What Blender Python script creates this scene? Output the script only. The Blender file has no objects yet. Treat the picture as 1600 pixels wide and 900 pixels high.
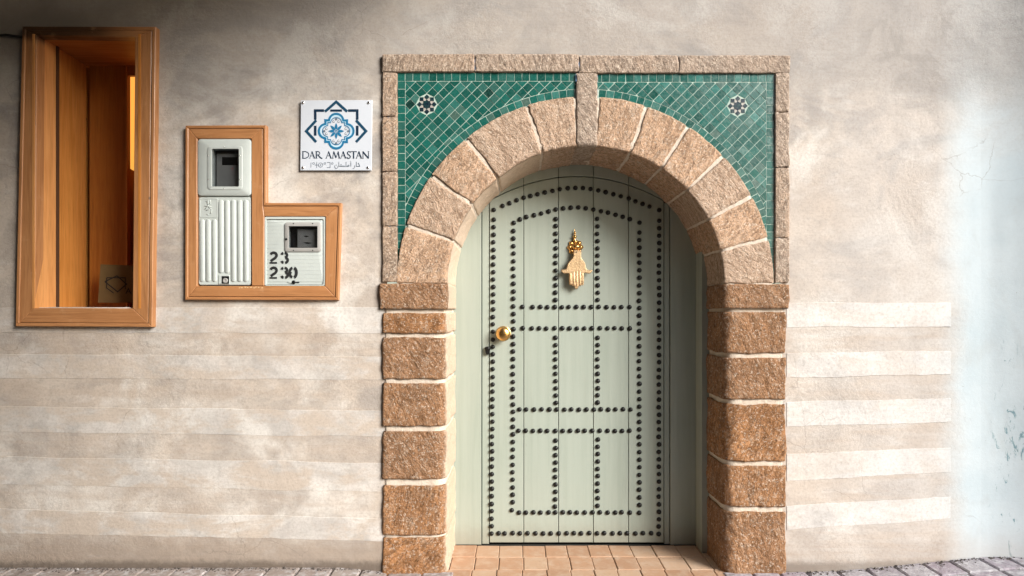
import bpy, math, random
from mathutils import Vector, noise, Euler
random.seed(7)
SC = bpy.context.scene
COL = SC.collection
R = math.radians

# ---------------------------------------------------------------- camera
D, F, VX, VY, ZC = 2.90, 928.0, 810.0, 485.0, 1.281     # distance to the wall, focal length in photo pixels, vanishing point, eye height
DR = 0.3475                                            # depth of the doorway
def at(px, py, y=0.0):
    k = (D + y) / F
    return Vector(((px - VX) * k, y, ZC + (VY - py) * k))
cam_d = bpy.data.cameras.new('camera'); cam = bpy.data.objects.new('camera', cam_d); COL.objects.link(cam)
cam.location = (0, -D, ZC); cam.rotation_euler = (R(90), 0, 0)
cam_d.sensor_width = 36; cam_d.lens = 36 * F / 1600
cam_d.shift_x = (800 - VX) / 1600; cam_d.shift_y = (VY - 450) / 1600
cam_d.clip_start = 0.05; cam_d.clip_end = 500
SC.camera = cam
# ---------------------------------------------------------------- sky, sun, exposure
SUN_AZ, SUN_EL = 50.0, 26.0        # degrees from the wall's normal towards the right / above the horizon
sdir = Vector((math.sin(R(SUN_AZ)) * math.cos(R(SUN_EL)), -math.cos(R(SUN_AZ)) * math.cos(R(SUN_EL)), math.sin(R(SUN_EL))))
W = bpy.data.worlds.new('World'); SC.world = W; W.use_nodes = True
wn = W.node_tree.nodes; wn.clear()
sk = wn.new('ShaderNodeTexSky'); sk.sky_type = 'NISHITA'; sk.sun_disc = False
sk.sun_elevation = R(SUN_EL); sk.sun_rotation = math.atan2(sdir.x, sdir.y); sk.dust_density = 2.0
bg = wn.new('ShaderNodeBackground'); bg.inputs[1].default_value = 0.085
wo = wn.new('ShaderNodeOutputWorld')
W.node_tree.links.new(sk.outputs[0], bg.inputs[0]); W.node_tree.links.new(bg.outputs[0], wo.inputs[0])
sl = bpy.data.lights.new('sun', 'SUN'); sl.energy = 3.1; sl.angle = R(27); sl.color = (1.0, 0.975, 0.94)
sun = bpy.data.objects.new('sun', sl); COL.objects.link(sun); sun.rotation_euler = sdir.to_track_quat('Z', 'Y').to_euler()
SC.view_settings.view_transform = 'Standard'; SC.view_settings.look = 'None'
SC.view_settings.exposure = 1.05; SC.view_settings.gamma = 1.0
SC.render.engine = 'CYCLES'
SC.cycles.max_bounces = 8; SC.cycles.diffuse_bounces = 5

# ---------------------------------------------------------------- helpers: objects
def wloc(o):
    v = Vector((0, 0, 0))
    while o is not None:
        v += o.location; o = o.parent
    return v
class MB:
    def __init__(s): s.v = []; s.f = []
    def add(s, vs, fs):
        n = len(s.v); s.v += [tuple(v) for v in vs]; s.f += [tuple(i + n for i in f) for f in fs]; return s
    def box(s, a, b):
        x0, y0, z0 = a; x1, y1, z1 = b
        return s.add([(x0,y0,z0),(x1,y0,z0),(x1,y1,z0),(x0,y1,z0),(x0,y0,z1),(x1,y0,z1),(x1,y1,z1),(x0,y1,z1)],
                     [(3,2,1,0),(4,5,6,7),(0,1,5,4),(1,2,6,5),(2,3,7,6),(3,0,4,7)])
    def prism(s, pts, y0, y1, bev=0.0):
        """outline in the xz plane, front face at y0 (towards the camera), back at y1; bev rounds the front edge"""
        n = len(pts)
        area = sum(pts[i][0] * pts[(i+1) % n][1] - pts[(i+1) % n][0] * pts[i][1] for i in range(n))
        if area < 0: pts = pts[::-1]
        rings = []
        if bev > 0:
            ins = inset(pts, bev)
            rings.append([(p[0], y0, p[1]) for p in ins])
            rings.append([(p[0], y0 + bev * .8, p[1]) for p in pts])
        else: rings.append([(p[0], y0, p[1]) for p in pts])
        rings.append([(p[0], y1, p[1]) for p in pts])
        vs = [v for r in rings for v in r]; fs = [tuple(range(n))]
        for k in range(len(rings) - 1):
            for i in range(n):
                j = (i + 1) % n
                fs.append((k*n + i, (k+1)*n + i, (k+1)*n + j, k*n + j))
        fs.append(tuple(range(len(rings)*n - 1, (len(rings)-1)*n - 1, -1)))
        return s.add(vs, fs)
    def flat(s, pts, y):
        n = len(pts)
        area = sum(pts[i][0] * pts[(i+1) % n][1] - pts[(i+1) % n][0] * pts[i][1] for i in range(n))
        if area < 0: pts = pts[::-1]
        return s.add([(p[0], y, p[1]) for p in pts], [tuple(range(n))])
    def ribbon(s, pts, w, y, closed=False, w2=None):
        n = len(pts); L = []; Rr = []
        for i, p in enumerate(pts):
            a = pts[(i-1) % n] if (i > 0 or closed) else p
            b = pts[(i+1) % n] if (i < n-1 or closed) else p
            d1 = Vector((p[0]-a[0], p[1]-a[1])); d2 = Vector((b[0]-p[0], b[1]-p[1]))
            if d1.length < 1e-9: d1 = d2
            if d2.length < 1e-9: d2 = d1
            d1 = d1.normalized(); d2 = d2.normalized(); t = d1 + d2
            t = t.normalized() if t.length > 1e-6 else d1
            nn = Vector((-t.y, t.x)); c = max(.45, nn.dot(Vector((-d1.y, d1.x))))
            ww = w if w2 is None else w + (w2 - w) * i / (n - 1)
            L.append((p[0] + nn.x*ww/2/c, p[1] + nn.y*ww/2/c)); Rr.append((p[0] - nn.x*ww/2/c, p[1] - nn.y*ww/2/c))
        vs = [(q[0], y, q[1]) for q in L + Rr]; fs = []
        for i in range(n if closed else n - 1):
            j = (i + 1) % n; fs.append((i, n + i, n + j, j))
        return s.add(vs, fs)
    def lathe(s, prof, c, axis='y', n=20):
        """prof: (radius, distance) pairs; distance runs towards the camera for axis y, upwards for axis z"""
        vs = []; fs = []
        for r, h in prof:
            for k in range(n):
                a = 2*math.pi*k/n
                vs.append((c[0]+r*math.cos(a), c[1]-h, c[2]+r*math.sin(a)) if axis == 'y' else (c[0]+r*math.cos(a), c[1]+r*math.sin(a), c[2]+h))
        for i in range(len(prof)-1):
            for k in range(n):
                q = (k+1) % n
                fs.append((i*n+k, i*n+q, (i+1)*n+q, (i+1)*n+k))
        fs.append(tuple(range((len(prof)-1)*n, len(prof)*n)))
        return s.add(vs, fs)
    def tube(s, pts, r, n=8):
        rings = []
        for i, p in enumerate(pts):
            p = Vector(p); a = Vector(pts[max(0, i-1)]); b = Vector(pts[min(len(pts)-1, i+1)])
            t = (b - a).normalized(); u = t.orthogonal().normalized(); v = t.cross(u)
            rr = r[i] if isinstance(r, (list, tuple)) else r
            rings.append([p + (u*math.cos(2*math.pi*k/n) + v*math.sin(2*math.pi*k/n))*rr for k in range(n)])
        vs = [v for q in rings for v in q]; fs = []
        for i in range(len(rings)-1):
            for k in range(n):
                q = (k+1) % n; fs.append((i*n+k, i*n+q, (i+1)*n+q, (i+1)*n+k))
        fs.append(tuple(range(n-1, -1, -1))); fs.append(tuple(range((len(rings)-1)*n, len(rings)*n)))
        return s.add(vs, fs)
    def build(s, name, mat, parent=None, smooth=False, angle=None):
        me = bpy.data.meshes.new(name); off = wloc(parent)
        me.from_pydata([(v[0]-off.x, v[1]-off.y, v[2]-off.z) for v in s.v], [], s.f)
        me.materials.append(mat)
        if smooth:
            for p in me.polygons: p.use_smooth = True
            if angle: me.set_sharp_from_angle(angle=R(angle))
        me.update()
        o = bpy.data.objects.new(name, me); COL.objects.link(o)
        if parent is not None: o.parent = parent
        return o
def inset(pts, d):
    n = len(pts); out = []
    for i in range(n):
        p0 = Vector(pts[i-1]); p = Vector(pts[i]); p1 = Vector(pts[(i+1) % n])
        a = (p - p0).normalized(); b = (p1 - p).normalized()
        na = Vector((-a.y, a.x)); nb = Vector((-b.y, b.x)); m = na + nb
        m = m.normalized() if m.length > 1e-6 else na
        out.append(tuple(p + m * d / max(.5, m.dot(na))))
    return out
def xz(px, py, y=0.0):
    v = at(px, py, y); return (v.x, v.z)
def thing(name, label, cat, loc, group=None):
    o = bpy.data.objects.new(name, None); COL.objects.link(o); o.location = loc; o.empty_display_size = .1
    o['label'] = label; o['category'] = cat
    if group: o['group'] = group
    return o
def tag(o, label, cat, group=None):
    o['label'] = label; o['category'] = cat
    if group: o['group'] = group
    return o
def copy_to(o, loc, parent):
    c = o.copy(); COL.objects.link(c); c.parent = parent; c.location = loc; return c

# ---------------------------------------------------------------- helpers: materials
class Mat:
    def __init__(s, name, rough=.8, metal=0.0, spec=.5):
        s.m = bpy.data.materials.new(name); s.m.use_nodes = True
        s.t = s.m.node_tree; s.n = s.t.nodes; s.b = s.n['Principled BSDF']
        s.b.inputs['Roughness'].default_value = rough; s.b.inputs['Metallic'].default_value = metal
        s.b.inputs['Specular IOR Level'].default_value = spec
        s.pos = s.n.new('ShaderNodeNewGeometry').outputs['Position']
        s._rnd = None
    @property
    def rnd(s):
        if s._rnd is None: s._rnd = s.n.new('ShaderNodeObjectInfo').outputs['Random']
        return s._rnd
    def put(s, sock, v):
        if isinstance(v, bpy.types.NodeSocket): s.t.links.new(v, sock)
        elif isinstance(v, (tuple, list)) and len(v) == 3 and sock.type == 'RGBA': sock.default_value = (*v, 1)
        else: sock.default_value = v
    def map(s, scale=(1,1,1), loc=(0,0,0), rot=(0,0,0), vec=None):
        m = s.n.new('ShaderNodeMapping'); s.put(m.inputs[0], vec or s.pos)
        m.inputs[1].default_value = loc; m.inputs[2].default_value = rot; m.inputs[3].default_value = scale
        return m.outputs[0]
    def noise(s, scale, detail=4, rough=.55, dist=0, vec=None, col=False):
        m = s.n.new('ShaderNodeTexNoise'); s.put(m.inputs['Vector'], vec or s.pos)
        m.inputs['Scale'].default_value = scale; m.inputs['Detail'].default_value = detail
        m.inputs['Roughness'].default_value = rough; m.inputs['Distortion'].default_value = dist
        return m.outputs[1 if col else 0]
    def n_add(s, k):
        m = s.n.new('ShaderNodeVectorMath'); m.operation = 'MULTIPLY_ADD'; s.put(m.inputs[0], s.noise(5, 5, .6, col=True)); m.inputs[1].default_value = (k, k, k); s.put(m.inputs[2], s.pos); return m.outputs[0]
    def vor(s, scale, feature='F1', vec=None, rnd=1.0):
        m = s.n.new('ShaderNodeTexVoronoi'); m.feature = feature; s.put(m.inputs['Vector'], vec or s.pos)
        m.inputs['Scale'].default_value = scale; m.inputs['Randomness'].default_value = rnd
        return m.outputs[0]
    def ramp(s, v, a, b, c0=0.0, c1=1.0):
        m = s.n.new('ShaderNodeMapRange'); m.interpolation_type = 'SMOOTHSTEP'; s.put(m.inputs[0], v)
        for i, q in ((1,a),(2,b),(3,c0),(4,c1)): s.put(m.inputs[i], q)
        return m.outputs[0]
    def math(s, op, a, b=0.0):
        m = s.n.new('ShaderNodeMath'); m.operation = op; s.put(m.inputs[0], a); s.put(m.inputs[1], b); return m.outputs[0]
    def mix(s, f, a, b, mode='MIX'):
        m = s.n.new('ShaderNodeMix'); m.data_type = 'RGBA'; m.blend_type = mode
        s.put(m.inputs[0], f); s.put(m.inputs[6], a); s.put(m.inputs[7], b); return m.outputs[2]
    def xyz(s, vec=None):
        m = s.n.new('ShaderNodeSeparateXYZ'); s.put(m.inputs[0], vec or s.pos); return m.outputs
    def bump(s, h, strength=.5, dist=.01, prev=None):
        m = s.n.new('ShaderNodeBump'); m.inputs['Strength'].default_value = strength; m.inputs['Distance'].default_value = dist
        s.put(m.inputs['Height'], h)
        if prev is not None: s.put(m.inputs['Normal'], prev)
        return m.outputs[0]
    def out(s, col=None, normal=None, rough=None):
        if col is not None: s.put(s.b.inputs['Base Color'], col)
        if normal is not None: s.put(s.b.inputs['Normal'], normal)
        if rough is not None: s.put(s.b.inputs['Roughness'], rough)
        return s.m
def plain(name, col, rough=.6, metal=0.0, var=.06, bump=0.0, bscale=200, spec=.5):
    q = Mat(name, rough, metal, spec)
    c = q.mix(q.noise(25, 4), tuple(x*(1-var) for x in col), tuple(min(1, x*(1+var)) for x in col))
    nrm = q.bump(q.noise(bscale, 3), .5, bump) if bump else None
    return q.out(c, nrm)

def plaster(kind):
    q = Mat('plaster_' + kind, .88, 0, .25)
    X, Y, Z = q.xyz()
    big = q.noise(1.3, 5, .6, .6, q.map((1, 1, 1), (3, 0, 1)))
    mid = q.noise(4.5, 6, .62, .8)
    if kind == 'band': a, b = (.60, .565, .53), (.52, .495, .465)
    else: a, b = (.53, .465, .40), (.45, .395, .345)
    c = q.mix(q.ramp(mid, .40, .60), a, b)
    c = q.mix(q.math('MULTIPLY', q.ramp(q.noise(11, 7, .68, .5, q.map(loc=(6, 1, 3))), .50, .70), .45), c, tuple(x*.72 for x in b))
    c = q.mix(q.math('MULTIPLY', q.ramp(q.noise(8, 6, .62, .3, q.map((.6, 1, 1.3), (2, 1, 8))), .52, .70), .5), c, (.66, .64, .61))
    # grey cement smudges swept by the trowel
    sw = q.noise(2.0, 7, .62, .9, q.map((1.0, 1, 1.5), (0, 0, 5), (0, .5, 0)))
    c = q.mix(q.math('MULTIPLY', q.ramp(sw, .47, .62), q.ramp(Z, 1.15, 1.7, .38, .78)), c, (.27, .255, .245))
    # ochre patches
    c = q.mix(q.math('MULTIPLY', q.ramp(big, .52, .74), .35), c, (.52, .39, .28))
    # whiter lime patches
    c = q.mix(q.math('MULTIPLY', q.ramp(q.noise(2.6, 6, .6, .5, q.map((1, 1, 1), (9, 2, 4))), .48, .66), .65), c, (.70, .68, .64))
    # paler, more neutral tone right of the door
    c = q.mix(q.math('MULTIPLY', q.ramp(q.math('ADD', X, q.math('MULTIPLY', q.noise(2.2, 5, .6, .4, q.map(loc=(2, 7, 1))), .8)), 1.35, 2.3), .55), c, (.50, .475, .455) if kind == 'wall' else (.64, .635, .63))
    if kind == 'band':   # worn through to the plaster beneath
        wr = q.math('ADD', q.noise(4.2, 7, .68, .5, q.map((.7, 1, 1.6), (3, 3, 3))), q.math('MULTIPLY', q.noise(30, 5, .7, 0, q.map((.3, 1, 1))), .22))
        c = q.mix(q.math('MULTIPLY', q.ramp(wr, .56, .72), q.ramp(X, -.5, 1.6, .85, .35)), c, (.50, .425, .355))
    if kind == 'wall':
        st = q.noise(9, 6, .6, .3, q.map((.25, 1, 2.2)))
        low = q.ramp(Z, 1.25, 1.33, 1.0, 0.0)
        c = q.mix(q.math('MULTIPLY', q.math('MULTIPLY', q.ramp(st, .42, .66), low), .45), c, (.46, .375, .305))
        # splashed dirt on the foot of the wall
        dz = q.math('ADD', Z, q.math('MULTIPLY', q.noise(7, 6, .7), .22))
        c = q.mix(q.math('MULTIPLY', q.ramp(dz, .20, .36, 1.0, 0.0), q.ramp(X, .9, 1.7, .66, .26)), c, (.27, .215, .17))
        c = q.mix(q.math('MULTIPLY', q.ramp(q.math('ADD', Z, q.math('MULTIPLY', q.noise(30, 6, .7), .05)), .060, .100, 1.0, 0.0), q.ramp(X, .9, 1.7, .75, .5)), c, (.09, .07, .055))
        # soot round the head of the niche and swept smears high on the right
        def spot(cx_, cz_, rx, rz, s0, s1):
            dx_ = q.math('DIVIDE', q.math('SUBTRACT', X, cx_), rx); dz_ = q.math('DIVIDE', q.math('SUBTRACT', Z, cz_), rz)
            dd = q.math('ADD', q.math('SQRT', q.math('ADD', q.math('MULTIPLY', dx_, dx_), q.math('MULTIPLY', dz_, dz_))), q.math('MULTIPLY', q.noise(5, 6, .65), .9))
            return q.ramp(dd, s0, s1, 1.0, 0.0)
        c = q.mix(q.math('MULTIPLY', spot(-2.34, 2.66, .50, .17, .75, 1.7), .85), c, (.060, .045, .038))
        swp = q.noise(3.2, 7, .6, 2.2, q.map((1, 1, 1.6), (4, 0, 2), (0, -.4, 0)))
        c = q.mix(q.math('MULTIPLY', q.math('MULTIPLY', spot(2.05, 2.58, .75, .38, .7, 1.5), q.ramp(swp, .44, .62)), .60), c, (.27, .25, .23))
        c = q.mix(q.math('MULTIPLY', q.math('MULTIPLY', spot(-1.45, 2.25, .9, .5, .7, 1.5), q.ramp(swp, .40, .60, 1.0, 0.0)), .45), c, (.62, .60, .57))
        # greyer in blotches towards the top
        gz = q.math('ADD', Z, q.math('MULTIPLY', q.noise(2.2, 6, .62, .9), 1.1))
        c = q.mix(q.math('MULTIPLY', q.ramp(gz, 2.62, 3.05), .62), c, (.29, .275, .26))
    # whitewash, slightly blue, past the edge of the old plaster
    wx = q.math('ADD', X, q.math('MULTIPLY', q.noise(3.5, 5, .6), .16))
    wm = q.ramp(wx, 2.10, 2.30)
    up = q.math('ADD', Z, q.math('MULTIPLY', q.noise(1.8, 5, .6, .5), .9))
    wm = q.math('MULTIPLY', wm, q.ramp(up, 2.45, 3.0, 1.0, .15))
    wc = q.mix(q.ramp(q.noise(3, 5, .6), .35, .7), (.53, .60, .635), (.47, .55, .59))
    dz2 = q.math('ADD', Z, q.math('MULTIPLY', q.noise(9, 6, .7), .16))
    wc = q.mix(q.math('MULTIPLY', q.ramp(q.noise(6, 6, .6, .5, q.map((1, 1, .6))), .50, .72), .4), wc, (.42, .46, .47))
    tx = q.math('MULTIPLY', q.ramp(X, 2.27, 2.36), q.ramp(Z, 1.25, .9)); wc = q.mix(q.math('MULTIPLY', tx, q.ramp(q.noise(24, 6, .75, 1.2, q.map((1, 1, .35), rot=(0, .7, 0))), .585, .64)), wc, (.16, .27, .31))
    wc = q.mix(q.math('MULTIPLY', q.ramp(dz2, .16, .34, 1.0, 0.0), .5), wc, (.45, .42, .40))
    c = q.mix(wm, c, wc)
    # pin holes and scuffs
    sp = q.ramp(q.vor(17), .028, .045, 1.0, 0.0)
    spm = q.math('MULTIPLY', sp, q.ramp(q.noise(6, 2), .52, .6))
    c = q.mix(q.math('MULTIPLY', spm, .6), c, (.14, .11, .09))
    c = q.mix(q.math('MULTIPLY', q.ramp(q.noise(75, 6, .78), .42, .72, 0, .38), q.math('SUBTRACT', 1.0, q.math('MULTIPLY', wm, .8))), c, (.24, .20, .17))
    ck = q.math('MULTIPLY', q.ramp(q.vor(3.4, 'DISTANCE_TO_EDGE', q.n_add(.12)), .0, .007, 1.0, 0.0), q.ramp(q.noise(1.9, 3, .5, 0, q.map(loc=(5, 5, 1.6))), .57, .62))
    c = q.mix(q.math('MULTIPLY', ck, .4), c, (.16, .13, .11))
    h1 = q.noise(2.6, 5, .55, .7)
    h2 = q.noise(46, 7, .72, .3)
    roughpatch = q.ramp(q.noise(1.4, 3, .5, 0, q.map((1,1,1), (1.5, 0, 3.1))), .42, .62, .12, 1.0)
    calm = q.math('SUBTRACT', 1.0, q.math('MULTIPLY', wm, .75))
    n1 = q.bump(q.math('MULTIPLY', h1, calm), .40, .022)
    n2 = q.bump(q.math('MULTIPLY', q.math('MULTIPLY', h2, roughpatch), calm), .55 if kind == 'wall' else .35, .008, n1)
    n3 = q.bump(q.math('MULTIPLY', q.noise(9, 6, .6, .2, q.map((.15, 1, 3.0))), calm), .22, .006, n2)
    return q.out(c, n3)

def stone(name, cols, streak=1.0, bumpd=.012, pale_left=True):
    q = Mat(name, .92, 0, .2)
    vr = q.n.new('ShaderNodeVectorRotate'); vr.rotation_type = 'Y_AXIS'; q.put(vr.inputs['Vector'], q.pos)
    q.put(vr.inputs['Angle'], q.math('MULTIPLY', q.math('SUBTRACT', q.rnd, .5), 1.9))
    v = q.map((1.0, .8, .30), vec=vr.outputs[0])
    s1 = q.noise(62, 5, .62, .7, v); s2 = q.noise(150, 4, .6, .2, q.map((1, .8, .45), vec=vr.outputs[0]))
    pit = q.noise(30, 6, .7, .5)
    big = q.noise(7, 5, .62, .4)
    c = q.mix(q.ramp(big, .36, .64), cols[0], cols[1])
    c = q.mix(q.math('MULTIPLY', q.ramp(q.noise(16, 6, .7, .3, q.map(loc=(4, 4, 4))), .5, .7), .75), c, cols[2])
    c = q.mix(q.ramp(q.rnd, 0, 1, 0, .55), c, cols[3])
    c = q.mix(q.math('MULTIPLY', q.ramp(q.noise(11, 7, .75, .4, q.map(loc=(1, 8, 2))), .56, .70), .6), c, (.20, .13, .085))
    c = q.mix(q.ramp(s1, .58, .36, 0, .62), c, tuple(x*.40 for x in cols[1]))
    c = q.mix(q.ramp(q.noise(85, 4, .75), .53, .66, 0, .75), c, (.78, .66, .54))
    c = q.mix(q.ramp(q.noise(90, 4, .75, 0, q.map(loc=(7, 7, 7))), .54, .67, 0, .75), c, tuple(x*.30 for x in cols[1]))
    h = q.math('ADD', q.math('MULTIPLY', s1, streak), q.math('ADD', q.math('MULTIPLY', s2, .45), q.math('MULTIPLY', pit, .6)))
    h = q.math('ADD', h, q.math('MULTIPLY', q.noise(80, 5, .78), 1.3))
    if pale_left:   # paler and smoother on the left-hand reveal
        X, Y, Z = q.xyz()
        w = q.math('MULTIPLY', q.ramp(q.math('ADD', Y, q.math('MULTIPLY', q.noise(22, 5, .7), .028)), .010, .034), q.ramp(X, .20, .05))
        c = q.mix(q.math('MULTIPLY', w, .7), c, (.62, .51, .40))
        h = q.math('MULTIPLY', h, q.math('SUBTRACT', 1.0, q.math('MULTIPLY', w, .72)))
    return q.out(c, q.bump(h, 1.0, bumpd))

def wood(name, d, col, dark, gloss=.38):
    q = Mat(name, gloss, 0, .45)
    sc = {'z': (1, 1, .06), 'x': (.06, 1, 1)}[d]
    off = q.n.new('ShaderNodeVectorMath'); off.operation = 'ADD'; q.put(off.inputs[0], q.map(sc))
    cmb = q.n.new('ShaderNodeCombineXYZ'); q.put(cmb.inputs[0], q.math('MULTIPLY', q.rnd, 9)); q.put(cmb.inputs[2], q.math('MULTIPLY', q.rnd, 5))
    q.put(off.inputs[1], cmb.outputs[0])
    g = q.noise(42, 5, .6, 1.1, off.outputs[0]); g2 = q.noise(150, 3, .5, 0, off.outputs[0])
    c = q.mix(q.ramp(g, .32, .70), col, dark)
    c = q.mix(q.ramp(g2, .5, .72, 0, .35), c, tuple(x*.5 for x in dark))
    c = q.mix(q.ramp(q.noise(2.5, 3), .3, .7, 0, .3), c, tuple(min(1, x*1.25) for x in col))
    kn = q.ramp(q.vor(5, vec=q.map(loc=(1, 3, 2))), .03, .05, .8, 0)
    c = q.mix(kn, c, (.10, .04, .015))
    X, Y, Z = q.xyz()
    if name.startswith('varnished'):   # soot on the head of the niche frame, rubbed varnish
        sm = q.math('MULTIPLY', q.ramp(q.math('ADD', Z, q.math('MULTIPLY', q.noise(9, 5, .6), .05)), 2.590, 2.645), q.ramp(X, -2.1, -1.80, 1.0, 0.0))
        c = q.mix(q.math('MULTIPLY', sm, .88), c, (.030, .016, .009))
        c = q.mix(q.ramp(q.noise(14, 6, .7, 0, q.map(loc=(3, 1, 6))), .56, .74, 0, .35), c, (.58, .36, .20))
    return q.out(c, q.bump(g, .25, .002), q.ramp(g, .3, .7, gloss-.06, gloss+.12))

M = {}
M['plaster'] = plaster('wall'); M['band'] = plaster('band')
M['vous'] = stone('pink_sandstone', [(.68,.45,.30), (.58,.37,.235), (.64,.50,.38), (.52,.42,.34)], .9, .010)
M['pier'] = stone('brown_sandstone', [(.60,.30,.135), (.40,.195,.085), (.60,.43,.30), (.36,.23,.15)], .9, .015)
M['frame'] = stone('grey_sandstone', [(.54,.38,.27), (.42,.31,.23), (.60,.47,.36), (.42,.36,.31)], .9, .009, False)
def mk_mortar():
    q = Mat('lime_mortar', .9, 0, .2)
    c = q.mix(q.ramp(q.noise(20, 6, .65), .35, .7), (.66,.58,.49), (.56,.47,.38))
    return q.out(c, q.bump(q.noise(70, 6, .7), .8, .008))
M['mortar'] = mk_mortar()
def mk_tile(name, pal, r=.22):
    q = Mat(name, r, 0, .5)
    cr = q.n.new('ShaderNodeValToRGB'); q.put(cr.inputs[0], q.rnd)
    e = cr.color_ramp.elements
    while len(e) < len(pal): e.new(.5)
    for i, (p, c) in enumerate(pal): e[i].position = p; e[i].color = (*c, 1)
    c = q.mix(q.ramp(q.noise(90, 5, .65), .35, .75, 0, .55), cr.outputs[0], (.018, .09, .074))
    return q.out(c, q.bump(q.noise(110, 3), .4, .0015), q.ramp(q.noise(60, 4), .3, .7, r-.06, r+.15))
M['tile'] = mk_tile('teal_glaze', [(0,(.004,.060,.047)), (.35,(.007,.090,.072)), (.6,(.010,.115,.092)), (.8,(.030,.10,.085)), (.92,(.030,.165,.14)), (1,(.07,.12,.10))])
M['tile_dark'] = mk_tile('black_green_glaze', [(0,(.004,.022,.018)), (1,(.008,.035,.028))])
M['tile_navy'] = mk_tile('navy_glaze', [(0,(.003,.008,.022)), (1,(.012,.020,.035))])
M['tile_white'] = mk_tile('cream_glaze', [(0,(.46,.44,.38)), (1,(.50,.44,.42))])
M['grout'] = plain('grout', (.40, .50, .44), .9, 0, .12, .003, 120)
def mk_paint():
    q = Mat('sage_paint', .5, 0, .35)
    st = q.noise(26, 5, .6, .3, q.map((1, 1, .05)))
    c = q.mix(q.ramp(st, .35, .7), (.34,.385,.335), (.30,.345,.295))
    c = q.mix(q.ramp(q.noise(2.2, 4), .35, .7, 0, .35), c, (.365,.395,.345))
    c = q.mix(q.math('MULTIPLY', q.ramp(q.noise(38, 6, .75), .60, .76), .35), c, (.24,.25,.20))
    X, Y, Z = q.xyz(); foot = q.math('ADD', Z, q.math('MULTIPLY', q.noise(16, 6, .7), .14))
    c = q.mix(q.math('MULTIPLY', q.ramp(foot, .08, .22, 1.0, 0.0), .45), c, (.25,.225,.175))
    c = q.mix(q.math('MULTIPLY', q.ramp(q.noise(6, 6, .65, 0, q.map((3, 1, .35), (1, 1, 1))), .56, .74), .22), c, (.29,.30,.25))
    return q.out(c, q.bump(q.math('ADD', st, q.math('MULTIPLY', q.noise(140, 4), .3)), .3, .0025), q.ramp(st, .3, .7, .42, .56))
M['paint'] = mk_paint()
M['gap'] = plain('dark_gap', (.03, .032, .028), .9)
M['iron'] = plain('black_iron', (.006, .0065, .0065), .42, 0, .4, .001, 300, .35)
M['brass'] = plain('brass', (.78, .46, .16), .26, 1.0, .12, .0008, 220)
M['brass_cast'] = plain('cast_brass', (.64, .46, .27), .52, 1.0, .25, .004, 130)
M['wood_z'] = wood('varnished_pine_upright', 'z', (.45,.215,.090), (.33,.142,.052))
M['wood_x'] = wood('varnished_pine_level', 'x', (.45,.215,.090), (.33,.142,.052))
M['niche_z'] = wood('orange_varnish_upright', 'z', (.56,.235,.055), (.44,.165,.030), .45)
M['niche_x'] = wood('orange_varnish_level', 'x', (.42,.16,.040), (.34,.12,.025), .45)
M['niche_front'] = wood('front_lining_wood', 'z', (.66,.32,.115), (.55,.24,.075), .4)  # front lining board, paler than the boards behind it
M['gap_shade'] = plain('dark_gap_shade', (.07, .030, .012), .7)
M['niche_back'] = wood('shaded_orange_varnish', 'z', (.40,.145,.022), (.30,.095,.012), .5)  # darker copy of the niche wood; light fall-off put into its colour
M['grey_plastic'] = plain('grey_plastic', (.50, .545, .525), .5, 0, .07, .0012, 180)
M['frame_plastic'] = plain('aged_plastic', (.36, .355, .34), .5, 0, .1, .001, 180)
M['meter_in'] = plain('meter_face', (.36, .36, .35), .6, 0, .2)
M['dark'] = plain('dark_inside', (.02, .02, .022), .7)
M['display'] = plain('display', (.008, .009, .010), .3)
M['ink'] = plain('black_ink', (.012, .013, .014), .7, 0, .3)
M['sign'] = plain('enamel_white', (.56, .60, .66), .3, 0, .02)
M['navy'] = plain('navy_print', (.006, .050, .100), .4)
M['deepnavy'] = plain('deep_navy_print', (.004, .022, .050), .4)
M['blue'] = plain('blue_print', (.012, .15, .30), .4)
M['skyblue'] = plain('pale_blue_print', (.45, .68, .82), .4)
M['greyink'] = plain('grey_print', (.12, .15, .19), .5)
M['chrome'] = plain('chrome', (.8, .8, .8), .2, 1.0)
M['cable'] = plain('black_rubber', (.012, .012, .012), .6)
M['paper'] = plain('leaflet_paper', (.14, .09, .035), .6, 0, .25)
def mk_glass():
    m = bpy.data.materials.new('window_glass'); m.use_nodes = True; t = m.node_tree; n = t.nodes; n.clear()
    o = n.new('ShaderNodeOutputMaterial'); mx = n.new('ShaderNodeMixShader'); tr = n.new('ShaderNodeBsdfTransparent'); gl = n.new('ShaderNodeBsdfGlossy')
    tr.inputs[0].default_value = (.72, .73, .74, 1); gl.inputs['Roughness'].default_value = .12; mx.inputs[0].default_value = .10
    t.links.new(tr.outputs[0], mx.inputs[1]); t.links.new(gl.outputs[0], mx.inputs[2]); t.links.new(mx.outputs[0], o.inputs[0])
    return m
M['glass'] = mk_glass()
def emis(name, col, s):
    q = Mat(name, .5); q.put(q.b.inputs['Base Color'], col); q.put(q.b.inputs['Emission Color'], col); q.b.inputs['Emission Strength'].default_value = s
    return q.m
M['led'] = emis('red_led', (.6, .04, .06), .5)
M['lamp'] = emis('lit_lampshade', (.95, .42, .07), .55)
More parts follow.
